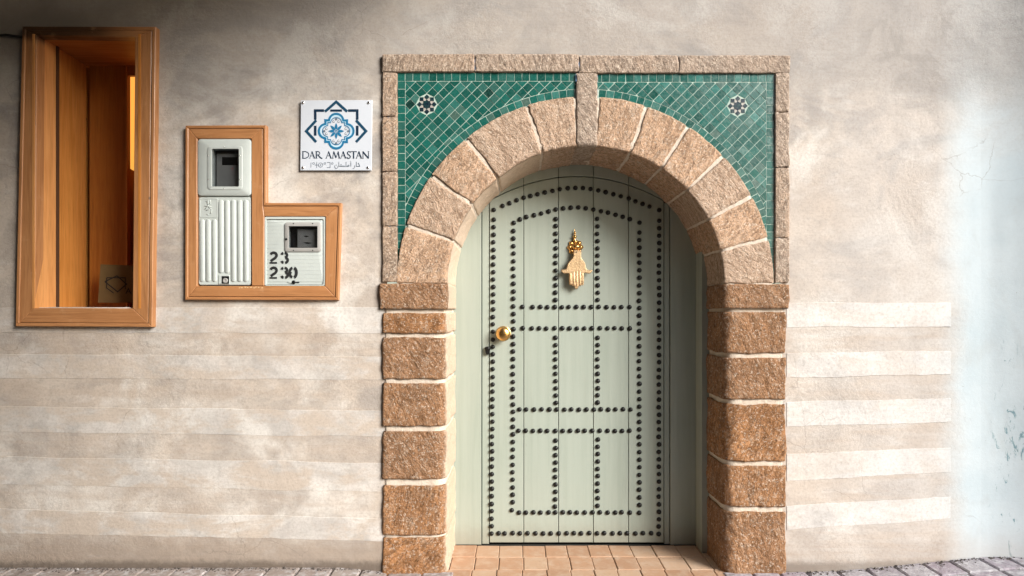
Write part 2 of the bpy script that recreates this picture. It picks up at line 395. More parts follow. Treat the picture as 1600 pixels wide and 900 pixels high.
def mk_terra():
    q = Mat('worn_terracotta', .7, 0, .3)
    cr = q.n.new('ShaderNodeValToRGB'); q.put(cr.inputs[0], q.rnd); e = cr.color_ramp.elements
    e[0].color = (.42,.25,.155,1); e[1].color = (.54,.38,.26,1); m = e.new(.5); m.color = (.48,.29,.18,1)
    c = q.mix(q.ramp(q.noise(14, 6, .65), .4, .75, 0, .7), cr.outputs[0], (.56,.43,.32))
    c = q.mix(q.ramp(q.noise(24, 6, .7, 0, q.map(loc=(2,2,2))), .58, .76, 0, .5), c, (.30,.17,.10))
    return q.out(c, q.bump(q.noise(60, 5, .6), .5, .004))
M['terra'] = mk_terra()
def mk_paver(name, light):
    q = Mat(name, .75, 0, .3)
    cr = q.n.new('ShaderNodeValToRGB'); q.put(cr.inputs[0], q.rnd); e = cr.color_ramp.elements
    e[0].color = (.32,.30,.32,1); e[1].color = (.42,.40,.42,1); m = e.new(.5); m.color = (.36,.31,.35,1)
    X, Y, Z = q.xyz()
    c = q.mix(q.ramp(X, -.8, .9, .75, 0), cr.outputs[0], (.33,.27,.22))
    c = q.mix(q.ramp(q.noise(26, 7, .7), .46, .66, 0, .8), c, (.58,.57,.58))
    c = q.mix(q.ramp(q.noise(20, 6, .7, 0, q.map(loc=(5,1,2))), .54, .70, 0, .75), c, (.10,.085,.08))
    return q.out(c, q.bump(q.noise(50, 6, .7), .8, .010))
M['paver'] = mk_paver('purple_grey_stone', 1)
def mk_ground():
    q = Mat('packed_dirt', .9, 0, .2)
    c = q.mix(q.ramp(q.noise(18, 6, .7), .35, .7), (.20,.17,.14), (.34,.31,.28))
    return q.out(c, q.bump(q.noise(40, 6, .7), .8, .012))
M['ground'] = mk_ground()
M['alley'] = plain('far_plaster', (.26, .235, .21), .9, 0, .12, .006, 30)

# ---------------------------------------------------------------- ground
YF = -.015                               # face of the stonework
KF = (D + YF) / F                      # metres per photo pixel on the face of the stonework
def gz(x, y=0.0):
    t = min(1, max(0, (x - 1.35) / 1.2)); r = .004 + .082 * (t*t*(3-2*t))
    u = min(1, max(0, (-.62 - x) / .25)); return r * (1-u) + .024 * u if x < 1.35 else r
g = MB(); xs = [-60, -20, -8, -4] + [-3 + .25*i for i in range(27)] + [6, 12, 30, 60]; ys = [-60, -20, -8, -4, -2, -1, -.55, 0, .2]
for i in range(len(xs)-1):
    for j in range(len(ys)-1):
        q = [(xs[i], ys[j]), (xs[i+1], ys[j]), (xs[i+1], ys[j+1]), (xs[i], ys[j+1])]
        g.add([(a, b, gz(a) - .024) for a, b in q], [(0,1,2,3)])
ground = g.build('ground', M['ground']); ground['kind'] = 'structure'
pv = bpy.data.objects.new('pavement', None); COL.objects.link(pv); pv.location = (0, -.3, 0); pv['kind'] = 'structure'
rng = random.Random(4)
for row in range(4):
    y1 = .02 - row*.16; y0 = y1 - .15; x = -4.4 + .07*row
    if row == 0: y1 = .03
    while x < 3.3:
        w = rng.uniform(.125, .17); a, b = x + .004, x + w - .004; x += w
        yy1 = y1
        if row == 0 and -.36 < (a+b)/2 < 1.0: yy1 = -.045
        if row == 0 and -.7 < (a+b)/2 < -.30 or row == 0 and .95 < (a+b)/2 < 1.35: yy1 = 0
        h = gz((a+b)/2, 0) + rng.uniform(-.0015, .0015); n = 5
        pts = []
        for k in range(n+1): pts.append((a + (b-a)*k/n, y0 + rng.uniform(-.003, .003)))
        for k in range(n, -1, -1): pts.append((a + (b-a)*k/n, yy1 + rng.uniform(-.003, .003)))
        m = MB(); cnt = len(pts); ins = inset(pts, .006)
        sl_ = (gz(b) - gz(a))/(b-a)
        vs = [(p[0], p[1], h + sl_*(p[0]-(a+b)/2)) for p in ins] + [(p[0], p[1], h - .005 + sl_*(p[0]-(a+b)/2)) for p in pts] + [(p[0], p[1], h - .05) for p in pts]
        fs = [tuple(range(cnt))]
        for L in range(2):
            for k in range(cnt):
                q = (k+1) % cnt; fs.append((L*cnt+k, (L+1)*cnt+k, (L+1)*cnt+q, L*cnt+q))
        m.add(vs, fs).build('paver', M['paver'], pv)

# ---------------------------------------------------------------- the plaster wall
XL, XR = -14.0, 2.26          # ends of the flat wall
ARCH_CX, ARCH_CZ = (914.5 - VX) * KF, ZC + (VY - 445) * KF
def wl(px, y=0.0): return (px - VX) * (D + y) / F
def hz(py, y=0.0): return ZC + (VY - py) * (D + y) / F
holes = [(ARCH_CX-.965, ARCH_CX+.955, -1, hz(90)), (wl(50), wl(214), hz(486), hz(50)), (wl(303), wl(397), hz(452), hz(212)), (wl(396.9), wl(514), hz(452), hz(333))]
gx = sorted(set([XL + .07*i for i in range(int((XR-XL)/.07)+1)] + [XR] + [v for h in holes for v in h[:2]]))
gzs = sorted(set([-.05 + .07*i for i in range(55)] + [v for h in holes for v in h[2:] if v > -.05]))
def wob(x, z): return .004 * noise.noise(Vector((x*1.1, 0, z*1.1))) + .0025 * noise.noise(Vector((x*4, 3, z*4)))
m = MB(); idx = {}
def gv(i, j):
    if (i, j) not in idx:
        idx[(i, j)] = len(m.v); m.v.append((gx[i], wob(gx[i], gzs[j]) if gx[i] < XR-.2 else 0, gzs[j]))
    return idx[(i, j)]
for i in range(len(gx)-1):
    for j in range(len(gzs)-1):
        cx_, cz_ = (gx[i]+gx[i+1])/2, (gzs[j]+gzs[j+1])/2
        if any(h[0] < cx_ < h[1] and h[2] < cz_ < h[3] for h in holes): continue
        m.f.append((gv(i, j), gv(i+1, j), gv(i+1, j+1), gv(i, j+1)))
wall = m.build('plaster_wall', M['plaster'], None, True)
tag(wall, 'weathered cream plaster wall with pale painted courses around the arched doorway', 'wall')
bands = [(( -60, 480, 480), (602, 480, 480), (520, 521))]
def band(x0, x1, t0, t1, b0, b1, seed):
    """one pale plaster course: top edge t0..t1, bottom edge b0..b1 (photo pixels at its two ends), 3 mm thick"""
    n = 60; top = []; bot = []
    for i in range(n+1):
        u = i/n; px = x0 + (x1-x0)*u; x = wl(px)
        wv = lambda s: .006*noise.noise(Vector((x*3, s, seed))) + .0035*noise.noise(Vector((x*17, s, seed)))
        top.append((x, hz(t0+(t1-t0)*u) + wv(1))); bot.append((x, hz(b0+(b1-b0)*u) + wv(5)))
    m = MB(); nn = 6; vs = []; fs = []
    for i in range(n+1):
        for k in range(nn+1):
            e = k/nn; x = top[i][0]; z = bot[i][1] + (top[i][1]-bot[i][1])*e
            y = wob(x, z) - ((.0014 if seed < 9 else .0022) if 0 < k < nn else -.002)
            if k in (1, nn-1): z = (bot[i][1] + .002) if k == 1 else (top[i][1] - .002)
            vs.append((x, y, z))
    for i in range(n):
        for k in range(nn):
            a = i*(nn+1)+k; fs.append((a, a+nn+1, a+nn+2, a+1))
    m.add(vs, fs).build('plaster_band', M['band'], wall, True, 30)
for k, (t0, t1, b0, b1) in enumerate([(480,480,520,521), (551,557,590,594), (631.5,641.5,671.5,683), (709,723,752,769), (788,810,827,846)]):
    band(-260, 600, t0, t1, b0, b1, k)
for k, (t0, t1, b0, b1) in enumerate([(473,473,512,511), (551.7,548,590,585.5), (628,622,667,660), (709,699,752,738), (790,776,828,811)]):
    band(1229, 1485, t0, t1, b0, b1, k+10)
# whitewashed wall that swings round towards the street
m = MB(); path = []; x, y, a = XR, 0.0, 0.0
while x < 3.6:
    path.append((x, y)); a = min(R(38), a + R(2.2)) ; x += .03*math.cos(a); y -= .03*math.sin(a)
sw = [-.05 + .08*i for i in range(50)]
for i, (x, y) in enumerate(path):
    for j, z in enumerate(sw):
        m.v.append((x, y + (wob(x, z)*1.4 if i > 2 else 0), z))
for i in range(len(path)-1):
    for j in range(len(sw)-1):
        q = i*len(sw)+j; m.f.append((q, q+len(sw), q+len(sw)+1, q+1))
side = m.build('side_wall', M['plaster'], None, True)
tag(side, 'whitewashed bluish wall bending towards the viewer at the right edge', 'wall')
# teal paint scrapes on it
def on_side(px, py):
    dx = (px - VX)/F; z_ = (VY - py)/F
    for (x0, y0), (x1, y1) in zip(path, path[1:]):
        if x0 <= dx*(D+y0) + 1e-6 and dx*(D+y1) <= x1 + 1e-6:
            return Vector((dx*(D+y0), y0 - .004, ZC + z_*(D+y0)))
    return at(px, py, -.004)
# ---------------------------------------------------------------- unseen alley around the camera; wall end and roof set to shade the left
m = MB().box((-14, -4.6, -.1), (2.05, -4.3, 5.2)); ow = m.build('opposite_shading_wall', M['alley']); tag(ow, 'unseen plastered wall across the alley, ended to shade the left of the scene', 'wall')
m = MB().box((-14, -4.3, 3.34), (.2, -.0, 3.5)); cl = m.build('shading_roof', M['alley']); tag(cl, 'unseen plastered roof added over the left of the alley to shade it', 'roof')
m = MB().box((-14.3, -4.6, -.1), (-14, 0, 5.2)); ew = m.build('end_wall', M['alley']); tag(ew, 'plastered wall closing the left end of the alley', 'wall')

# ---------------------------------------------------------------- stone archway
arch = thing('stone_archway', 'rough sandstone arch and jambs around the green door', 'archway', (ARCH_CX, 0, 0))
def arc_map(c):
    def f(t, r, y): return Vector((c[0] + r*math.sin(t), y, c[1] + r*math.cos(t)))
    return f
def pier_map(c, sgn): return lambda t, r, y: Vector((c + sgn*r, y, t))
def level_map(): return lambda t, r, y: Vector((t, y, r))
def profile(r_out, r_in, y_face, y_out, y_in, bo, bi, step=.008, r_back=None):
    """outline across a stone: outer side, front face, inner side, with rounded arrises"""
    P = []
    def line(a, b):
        n = max(1, int(math.dist(a, b)/step))
        for i in range(n): P.append((a[0]+(b[0]-a[0])*i/n, a[1]+(b[1]-a[1])*i/n))
    rb = r_back if r_back is not None else r_in
    line((r_out, y_out), (r_out, y_face+bo))
    for k in range(3): a = math.pi/2*k/3; P.append((r_out - bo*(1-math.cos(a)), y_face + bo*(1-math.sin(a))))
    line((r_out-bo, y_face), (r_in+bi, y_face))
    nb = max(3, int(bi*1.6/step))
    for k in range(nb): a = math.pi/2*k/nb; P.append((r_in + bi*(1-math.sin(a)), y_face + bi*(1-math.cos(a))))
    if y_in > y_face+bi+.005: line((r_in, y_face+bi), (rb, y_in))
    P.append((rb, y_in)); return P
def sweep(name, parent, mat, mp, t0, t1, prof, unit=1.0, amp=.004, seed=0, step=.008, edge=True, proud=0.0, lump=0.0):
    """unit: metres per unit of t"""
    L = (t1-t0)*unit; n = max(2, int(L/step))
    rows = []
    if edge: rows.append((t0 + .001/unit, -.022)); rows.append((t0, -.0022))
    for i in range(n+1):
        if edge and i in (0, n): continue
        u = i/n; e = min(u, 1-u)*L; d = -.0016*max(0, 1-e/.014)**2 if edge else 0
        rows.append((t0+(t1-t0)*u, d))
    if edge: rows.append((t1, -.0022)); rows.append((t1 - .001/unit, -.022))
    N = []
    for i in range(len(prof)):
        a = prof[max(0, i-1)]; b = prof[min(len(prof)-1, i+1)]; T = Vector((b[0]-a[0], b[1]-a[1])).normalized(); N.append((-T.y, T.x))
    vs = []; fs = []; np_ = len(prof); rg = random.Random(seed)
    ang = rg.uniform(-.9, .9); ca, sa = math.cos(ang), math.sin(ang)
    for (t, d) in rows:
        for (r, y), (nr, ny) in zip(prof, N):
            p = mp(t, r, y)
            q1 = Vector((ca*p.x - sa*p.z, p.y, (sa*p.x + ca*p.z)*.4))*45 + Vector((seed, 0, 0))
            dd = amp*(noise.noise(q1)*.9 + noise.noise(p*24 + Vector((seed, 9, 0)))*.9) + amp*1.4*noise.noise(p*7 + Vector((0, seed, 3))) + lump*noise.noise(p*3.3+Vector((seed,1,7)))
            pk = noise.noise(p*15 + Vector((seed, 3, 3))); dd += d + proud - (max(0, pk-.38)*.012 if amp > .003 else 0)
            un = (t-t0)/(t1-t0); jw = (.0055*noise.noise(Vector(((r+y)*11, seed, 3 if un < .5 else 8))) + .003*noise.noise(Vector(((r+y)*40, seed, 3))))/unit*abs(2*un-1)**3*(1 if edge else 0)
            w = mp(t + jw, r + nr*dd, y + ny*dd)
            # let the joints wander a little
            vs.append(tuple(w + Vector((0, 0, 0))))
    for i in range(len(rows)-1):
        for k in range(np_-1):
            a = i*np_+k; fs.append((a, a+1, a+np_+1, a+np_))
    mb = MB().add(vs, fs)
    # orientation: make the faces of the front look at the camera
    v0, v1, v2, v3 = [Vector(vs[q]) for q in fs[len(fs)//2]]
    mid = fs[(len(rows)//2)*(np_-1) + len([1 for (r_, y_) in prof if y_ > YF+.02 and r_ == prof[0][0]]) + 6 if True else 0]
    a, b, c_ = Vector(vs[mid[0]]), Vector(vs[mid[1]]), Vector(vs[mid[2]])
    if (b-a).cross(c_-b).y > 0: mb.f = [f[::-1] for f in mb.f]
    return mb.build(name, mat, parent, True)
RI, RO, RB = 217*KF, 295*KF, .669
P_v = profile(RO, RI, YF, .01, DR + .01, .004, .012, r_back=RB)
CM = arc_map((ARCH_CX, ARCH_CZ))
# mortar bed behind all stones
P_m = profile(RO-.006, RI+.0035, YF+.0036, .01, DR+.01, .008, .03, .02, r_back=RB+.0025)
sweep('mortar', arch, M['mortar'], CM, R(-90.5), R(90.5), P_m, .8, .0008, 55, .02, edge=False)
for (a0, a1, sd) in [(-90,-71.6,1), (-71.6,-54.8,2), (-54.8,-39.3,3), (-39.3,-18,4), (-18,-3.7,5), (4.6,18.9,6), (18.9,33,7), (33,47,8), (47,62,9), (62,75.8,10), (75.8,90,11)]:
    g0 = .0075/.8; e0 = R(a0)+g0; e1 = R(a1)-g0
    if a0 == -18: e1 = R(a1) + .0015
    if a0 == 4.6: e0 = R(a0) - .0015
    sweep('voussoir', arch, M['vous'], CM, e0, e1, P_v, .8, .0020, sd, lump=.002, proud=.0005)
# keystone runs straight up to the lintel
P_k = profile(hz(114, YF), ARCH_CZ + RI - .001, YF - .003, .01, DR+.01, .006, .02, r_back=ARCH_CZ+RB)
sweep('keystone', arch, M['frame'], level_map(), wl(900.5, YF), wl(933.5, YF), P_k, 1, .002, 21)
# jamb stones
PLo, PRo = 317*KF, 313.5*KF
def jamb(sgn, ro, rows, seed):
    mp = pier_map(ARCH_CX, sgn)
    pm = profile(ro-.010, RI+.010, YF+.0085, .02, DR+.01, .01, .05, .02, r_back=RB+.010)
    sweep('mortar', arch, M['mortar'], mp, -.04, ARCH_CZ + .005, pm, 1, .0012, seed, .02, edge=False)
    for k, (t, b) in enumerate(rows):
        corn = k == 0
        p = profile(ro + (.014 if corn else 0), RI - (.006 if corn else 0), YF - (.008 if corn else 0), .02, DR+.01, .010, .034 if corn else (.052 if sgn < 0 else (.042 if k < 3 else .062)), r_back=RB)
        z1, z0 = hz(t, YF), hz(b, YF)
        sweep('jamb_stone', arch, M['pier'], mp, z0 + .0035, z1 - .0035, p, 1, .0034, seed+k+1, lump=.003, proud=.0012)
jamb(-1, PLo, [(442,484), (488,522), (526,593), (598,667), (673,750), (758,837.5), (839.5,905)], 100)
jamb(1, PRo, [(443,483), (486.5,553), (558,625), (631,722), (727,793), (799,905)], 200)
# square stone frame round the tiles
for sgn, ro, ri, cuts, sd in ((-1, 317.3*KF, 294*KF, [441, 353, 268, 182, 113], 300), (1, 319.5*KF, 297*KF, [442, 371, 262, 175, 113], 320)):
    for k in range(len(cuts)-1):
        z0, z1 = hz(cuts[k], YF), hz(cuts[k+1], YF)
        sweep('frame_stone', arch, M['frame'], pier_map(ARCH_CX, sgn), z0+.0012, z1-.0012, profile(ro, ri, YF, .02, .012, .005, .005), 1, .002, sd+k, lump=.001)
tc = [596.5, 742, 905, 1061, 1234.5]
for k in range(4):
    sweep('frame_stone', arch, M['frame'], level_map(), wl(tc[k], YF)+.001, wl(tc[k+1], YF)-.001, profile(hz(84.5 if k < 2 else 86.5, YF), hz(112 if k < 2 else 114, YF), YF - .002, .02, .012, .005, .005), 1, .002, 340+k, lump=.001)

# ---------------------------------------------------------------- mosaic spandrels
YT, YG = -.0035, -.0024
def clip(poly, nx, nz, c):
    """keep the side where nx*x + nz*z >= c"""
    out = []
    for i in range(len(poly)):
        p, q = poly[i-1], poly[i]; dp = nx*p[0]+nz*p[1]-c; dq = nx*q[0]+nz*q[1]-c
        if dp >= 0: 
            if dq >= 0: out.append(q)
            else: t = dp/(dp-dq); out.append((p[0]+(q[0]-p[0])*t, p[1]+(q[1]-p[1])*t))
        elif dq >= 0:
            t = dp/(dp-dq); out.append((p[0]+(q[0]-p[0])*t, p[1]+(q[1]-p[1])*t)); out.append(q)
    return out
def parea(p): return abs(sum(p[i-1][0]*p[i][1]-p[i][0]*p[i-1][1] for i in range(len(p))))/2 if len(p) > 2 else 0
def clip_circle(poly, c, rad):
    if not poly: return poly
    mx = sum(p[0] for p in poly)/len(poly)-c[0]; mz = sum(p[1] for p in poly)/len(poly)-c[1]; l = math.hypot(mx, mz)
    if l < 1e-6: return []
    mx /= l; mz /= l
    return clip(poly, mx, mz, mx*c[0]+mz*c[1]+rad)
C0 = (ARCH_CX, ARCH_CZ); PX = KF
def spandrel(sgn, label, dark_at, star):
    root = thing('tile_panel', label, 'tile panel', (ARCH_CX + sgn*.6, 0, ARCH_CZ+.6), 'green tile panels beside the keystone')
    rg = random.Random(5 + sgn)
    xo = ARCH_CX - 294*KF if sgn < 0 else ARCH_CX + 297*KF          # outer side
    xi = wl(900, YF) if sgn < 0 else wl(934.5, YF)                # keystone side
    zt = hz(112.5 if sgn < 0 else 114, YF)
    bw = 12.3*PX; g2 = .0014; RT = RO + .002
    lo, hi = min(xo, xi), max(xo, xi)
    def tile(poly, mat='tile', tilt=.0005, minarea=2.2e-5):
        if len(poly) < 3 or parea(poly) < minarea: return
        cx_ = sum(p[0] for p in poly)/len(poly); cz_ = sum(p[1] for p in poly)/len(poly)
        poly = [(p[0]+rg.uniform(-.0005,.0005), p[1]+rg.uniform(-.0005,.0005)) for p in poly]
        ax, az = rg.uniform(-tilt, tilt)/.02, rg.uniform(-tilt, tilt)/.02
        mb = MB(); mb.prism(poly, YT, YG+.002)
        n = len(poly)
        mb.v = [(v[0], v[1] + ((v[0]-cx_)*ax + (v[2]-cz_)*az if i < n else 0), v[2]) for i, v in enumerate(mb.v)]
        o = mb.build('tile', M[mat], root)
        return o
    # grout bed
    mb = MB(); n = 60; pts = []
    th0 = math.asin(min(1, (xo-ARCH_CX)/(RO-.004))) if abs(xo-ARCH_CX) < RO-.004 else sgn*math.pi/2
    th1 = math.asin((xi-ARCH_CX)/RO)
    for i in range(n):
        a0 = th0+(th1-th0)*i/n; a1 = th0+(th1-th0)*(i+1)/n
        xa, xb = ARCH_CX+(RO-.006)*math.sin(a0), ARCH_CX+(RO-.006)*math.sin(a1)
        mb.add([(xa, YG, ARCH_CZ+(RO-.006)*math.cos(a0)), (xb, YG, ARCH_CZ+(RO-.006)*math.cos(a1)), (xb, YG, zt+.01), (xa, YG, zt+.01)], [(0,1,2,3) if sgn < 0 else (3,2,1,0)])
    if sgn > 0: mb.add([(ARCH_CX+RO-.008, YG, ARCH_CZ), (xo+.004, YG, ARCH_CZ), (xo+.004, YG, zt+.01), (ARCH_CX+RO-.008, YG, zt+.01)], [(0,1,2,3)])
    mb.build('grout_bed', M['grout'], root)
    # top border
    x = xo; s = -sgn
    k = 0
    while (xi - x)*s > .004:
        w = bw*rg.uniform(.94, 1.07); x2 = x + s*w
        if (x2-xi)*s > 0 or abs(x2-xi) < .012: x2 = xi
        a, b = min(x, x2), max(x, x2)
        tile([(a+g2, zt-bw*1.05+g2), (b-g2, zt-bw*1.05+g2), (b-g2, zt), (a+g2, zt)]); x = x2
    # side border
    z = zt - bw*1.05
    while z > ARCH_CZ + .02:
        h = bw*rg.uniform(.94, 1.07); a, b = (xo, xo+bw) if sgn < 0 else (xo-bw, xo)
        p = [(a+g2, z-h+g2), (b-g2, z-h+g2), (b-g2, z-g2), (a+g2, z-g2)]
        tile(clip_circle(p, C0, RT), minarea=1.2e-5); z -= h
    # arc border
    a0 = abs(math.asin(min(.99999, (abs(xo-ARCH_CX)-bw)/(RO+bw*.5)))); a = abs(math.asin((xi-ARCH_CX)/(RO))) + .004
    zt2 = zt - bw*1.05
    while a < a0 + .12:
        da = bw*rg.uniform(.95, 1.08)/(RO+bw)
        q = []
        for (t, r) in ((a+g2/RO, RT), (a+da-g2/RO, RT), (a+da-g2/RO, RO+bw-g2), (a+g2/RO, RO+bw-g2)):
            q.append((ARCH_CX+sgn*r*math.sin(t), ARCH_CZ+r*math.cos(t)))
        q = clip(q, 0, -1, -(zt2-g2))
        lim = xo + bw if sgn < 0 else xo - bw
        q = clip(q, -sgn, 0, -sgn*lim + g2)
        tile(q); a += da
    # diagonal field
    S = 12.45*PX; h = S/2 - .0013; c45 = math.sqrt(.5)
    sc = xz(star[0], star[1], YT); SR = 15.6*PX
    for i in range(-40, 40):
        for j in range(-40, 40):
            u, v = (i+.5)*S, (j+.5)*S
            cx_, cz_ = sc[0] + (u-v)*c45, sc[1] + (u+v)*c45
            if not (lo-.05 < cx_ < hi+.05 and ARCH_CZ-.1 < cz_ < zt+.05): continue
            p = [(cx_ + (du-dv)*c45, cz_ + (du+dv)*c45) for du, dv in ((-h,-h), (h,-h), (h,h), (-h,h))]
            if (cx_-C0[0])**2 + (cz_-C0[1])**2 < (RO-.02)**2: continue
            p = clip(p, 0, -1, -(zt2 - g2))
            lim = xo + bw if sgn < 0 else xo - bw
            if p: p = clip(p, -sgn, 0, -sgn*lim + g2)
            if p: p = clip_circle(p, C0, RO+bw+g2)
            if p and math.hypot(cx_-sc[0], cz_-sc[1]) < SR + .04: p = clip_circle(p, sc, SR)
            if not p: continue
            near = any(math.hypot(cx_-xz(*d)[0], cz_-xz(*d)[1]) < S*.5 for d in dark_at)
            tile(p, 'tile_dark' if near else 'tile')
    # eight-pointed star rosette
    ros = MB(); oct_ = []
    for k in range(16):
        a = math.pi*k/8; r = (14.8 if k % 2 == 0 else 12.3)*PX; oct_.append((sc[0]+r*math.cos(a), sc[1]+r*math.sin(a)))
    ros.prism(oct_, YT+.0006, YG+.003); rs = ros.build('star_rosette', M['tile_white'], root)
    st = []
    for k in range(16):
        a = math.pi*k/8 + math.pi/2; r = (7.6 if k % 2 == 0 else 5.9)*PX; st.append((sc[0]+r*math.cos(a), sc[1]+r*math.sin(a)))
    MB().prism(st, YT-.0006, YT+.002).build('star_tile', M['tile_navy'], rs)
    for k in range(8):
        a = math.pi*k/4; d = 11.5*PX; c = (sc[0]+d*math.cos(a), sc[1]+d*math.sin(a)); e = 4.1*PX
        sq = [(c[0]+e*math.cos(a+math.pi/2*q), c[1]+e*math.sin(a+math.pi/2*q)) for q in range(4)]
        MB().prism(sq, YT-.0006+.0001*(k % 2), YT+.002).build('small_tile', M['tile_navy'], rs)
spandrel(-1, 'green tile spandrel left of the keystone with a navy star and two blackened tiles', [(768.5,142.5), (656,275), (636.5,160)], (667,163))
spandrel(1, 'green tile spandrel right of the keystone with a navy star near its corner', [], (1152.8,165.5))

# ---------------------------------------------------------------- door
YD = DR
door = thing('studded_door', 'sage green plank door with black studs and brass hand knocker', 'door', (at(900, 851, YD).x, YD, 0))
def dx(px, y=YD): return wl(px, y)
def dz(py, y=YD): return hz(py, y)
def ctop(px): return 275.7 + .00203*(px-901)**2
MB().box((dx(680), YD+.030, -.0), (dx(1120), YD+.06, dz(215))).build('door_core', M['gap'], door)
edges = [764.7, 818.3, 872.6, 927, 982, 1037.3]; rg = random.Random(3)
def board(name, pts, y, th=.03, bev=.0018):
    return MB().prism(pts, y, y+th, bev).build(name, M['paint'], door)
for i in range(5):
    a, b = edges[i], edges[i+1]; ga = .0016
    pts = [(dx(a)+ga, .012), (dx(b)-ga, .012)]
    for k in range(9):
        px = b + (a-b)*k/8; pts.append((dx(px) + (ga if k == 8 else (-ga if k == 0 else 0)), dz(ctop(px)) - .003))
    board('plank', pts, YD + rg.uniform(-.0008, .0008))
    pts = []
    a2 = 752.5 if i == 0 else a; b2 = 1046.5 if i == 4 else b
    for k in range(9):
        px = a2 + (b2-a2)*k/8; pts.append((dx(px) + (ga if k == 0 else (-ga if k == 8 else 0)), dz(ctop(px)) + .002))
    pts += [(dx(b2)-ga, dz(222)), (dx(a2)+ga, dz(222))]
    board('transom_board', pts, YD - .004 + rg.uniform(-.0008, .0008))
def rect(x0, x1, z0, z1): return [(x0, z0), (x1, z0), (x1, z1), (x0, z1)]
board('door_stop', rect(dx(753)+.001, dx(764.2)-.0012, 0.002, dz(ctop(760))-.002), YD+.004)
board('door_stop', rect(dx(1037.8)+.0012, dx(1046.2), 0.002, dz(ctop(1043))-.002), YD+.004)
board('jamb_board', rect(dx(690), dx(752.3)-.001, 0.002, dz(222)), YD-.006)
board('jamb_board', rect(dx(1047)+.001, dx(1115), 0.002, dz(222)), YD-.006)
MB().box((.9675, .232, .002), (1.02, YD-.007, 1.60)).build('frame_post', M['paint'], door)
# studs
ns = []
def seq(a, b, n): return [(a[0]+(b[0]-a[0])*i/(n-1), a[1]+(b[1]-a[1])*i/(n-1)) for i in range(n)]
z1 = lambda L: [(700+x/3.75, 240+y/3.75) for x, y in L]
ns += [(771.5,328), (1029.8,328.8)]
ns += seq((771.3,343.5), (768,834), 43) + seq((1030,344.8), (1029.3,834.5), 43)
ns += z1([(320,307),(360,291),(402,274),(444,259),(484,248),(525,238),(567,227),(611,218),(655,209),(702,203),(747,200),(792,201),(835,209),(880,217),(925,227),(967,238),(1012,250),(1059,263),(1099,280),(1140,294),(1182,310)])
ns += z1([(385,405),(1121,404)]) + seq((802.4,361), (801,785), 37) + [(800,797.5)] + seq((998.9,363.3), (999,801), 38)
ns += z1([(422,386),(459,371),(503,362),(546,350),(590,339),(631,329),(674,320),(721,316),(765,315),(809,320),(853,327),(896,337),(938,347),(981,358),(1024,371),(1066,385)])
ns += seq((868.6,342), (868,469), 12) + seq((933.4,342), (934,469), 12)
z2 = lambda L, y: [(700+x/3.75, y) for x in L]
ns += z2([437,497,541,583,626,669,709,752,796,840,884,928,972,1017,1063], 479.8) + z2([439,491,534,577,625,670,713,757,800,844,889,934,977,1020,1066], 513)
ns += seq((868,527.7), (868.6,629.5), 10) + seq((933.8,527.7), (934,629), 10)
ns += z2([419,458,505,549,594,637,682,724,767,811,856,897,939,982,1025,1069], 639.8) + z2([414,455,498,540,582,629,674,716,761,802,844,889,935,978,1020,1063], 673.3)
z3 = lambda L, y: [(680+x*.2875, y) for x in L]
ns += seq((868.5,688.6), (867.5,791.5), 10) + seq((934.2,686.5), (933.7,790), 10)
ns += z3([455,494,534,573,616,653,694,732,771,814,855,895,938,978,1013,1057], 800.7)
rest = z3([345,378,421,460,502,544,587,628,672,714,754,793,838,880,918,963,1004,1043,1089,1130,1173], 833.3)
pr = [(3.75*.0035, -.001), (3.7*.0035, .0015), (3.3*.0035, .0055), (2.2*.0035, .0085), (1.0*.0035, .0098)]
one = MB().lathe(pr, (0, 0, 0), 'y', 14)
sh = one.build('stud', M['iron'], None, True); sh.parent = door
first = True; rs = random.Random(9); rest_all = []
order = ns + rest
def spos(p):
    px, py = p[0] + rs.uniform(-.35, .35), p[1] + rs.uniform(-.35, .35)
    v = at(px, py, YD-.002); return v
for i, p in enumerate(order):
    v = spos(p)
    if i < 300:
        loc = v - door.location
        o = sh if i == 0 else copy_to(sh, loc, door)
        o.location = loc; k_ = rs.uniform(.94, 1.05); o.scale = (k_, 1, k_)
    else: rest_all.append(v)
mb = MB()
for v in rest_all: mb.lathe(pr, v, 'y', 14)
o = mb.build('stud_rows', M['iron'], door, True); o['kind'] = 'stuff'
# knob
kc = at(786.3, 521.3, YD)
kn = MB().lathe([(.032, 0), (.032, .004), (.018, .008), (.016, .020), (.030, .028), (.0385, .036), (.0395, .043), (.036, .051), (.028, .0575), (.017, .0615), (.006, .063)], (kc.x, kc.y, kc.z), 'y', 36).build('knob', M['brass'], door, True, 60)
MB().lathe([(.0415, -.001), (.0415, .003), (.038, .0055)], (kc.x, kc.y, kc.z), 'y', 36).build('knob_plate', M['brass'], kn, True, 40)
# keyhole cover
e = [(757.5,543), (760,541.5), (765,541.5), (767,543), (765.5,549), (764.5,553.5), (759.8,553.5), (758.7,549)]
kh = MB().prism([xz(x, y, YD) for x, y in e], YD-.018, YD, .003).build('keyhole_cover', M['iron'], door)
v = at(762.3, 544.5, YD-.02); MB().lathe([(.010, 0), (.0095, .004), (.004, .006)], (v.x, v.y+.002, v.z), 'y', 14).build('cover_pivot', M['iron'], kh, True)
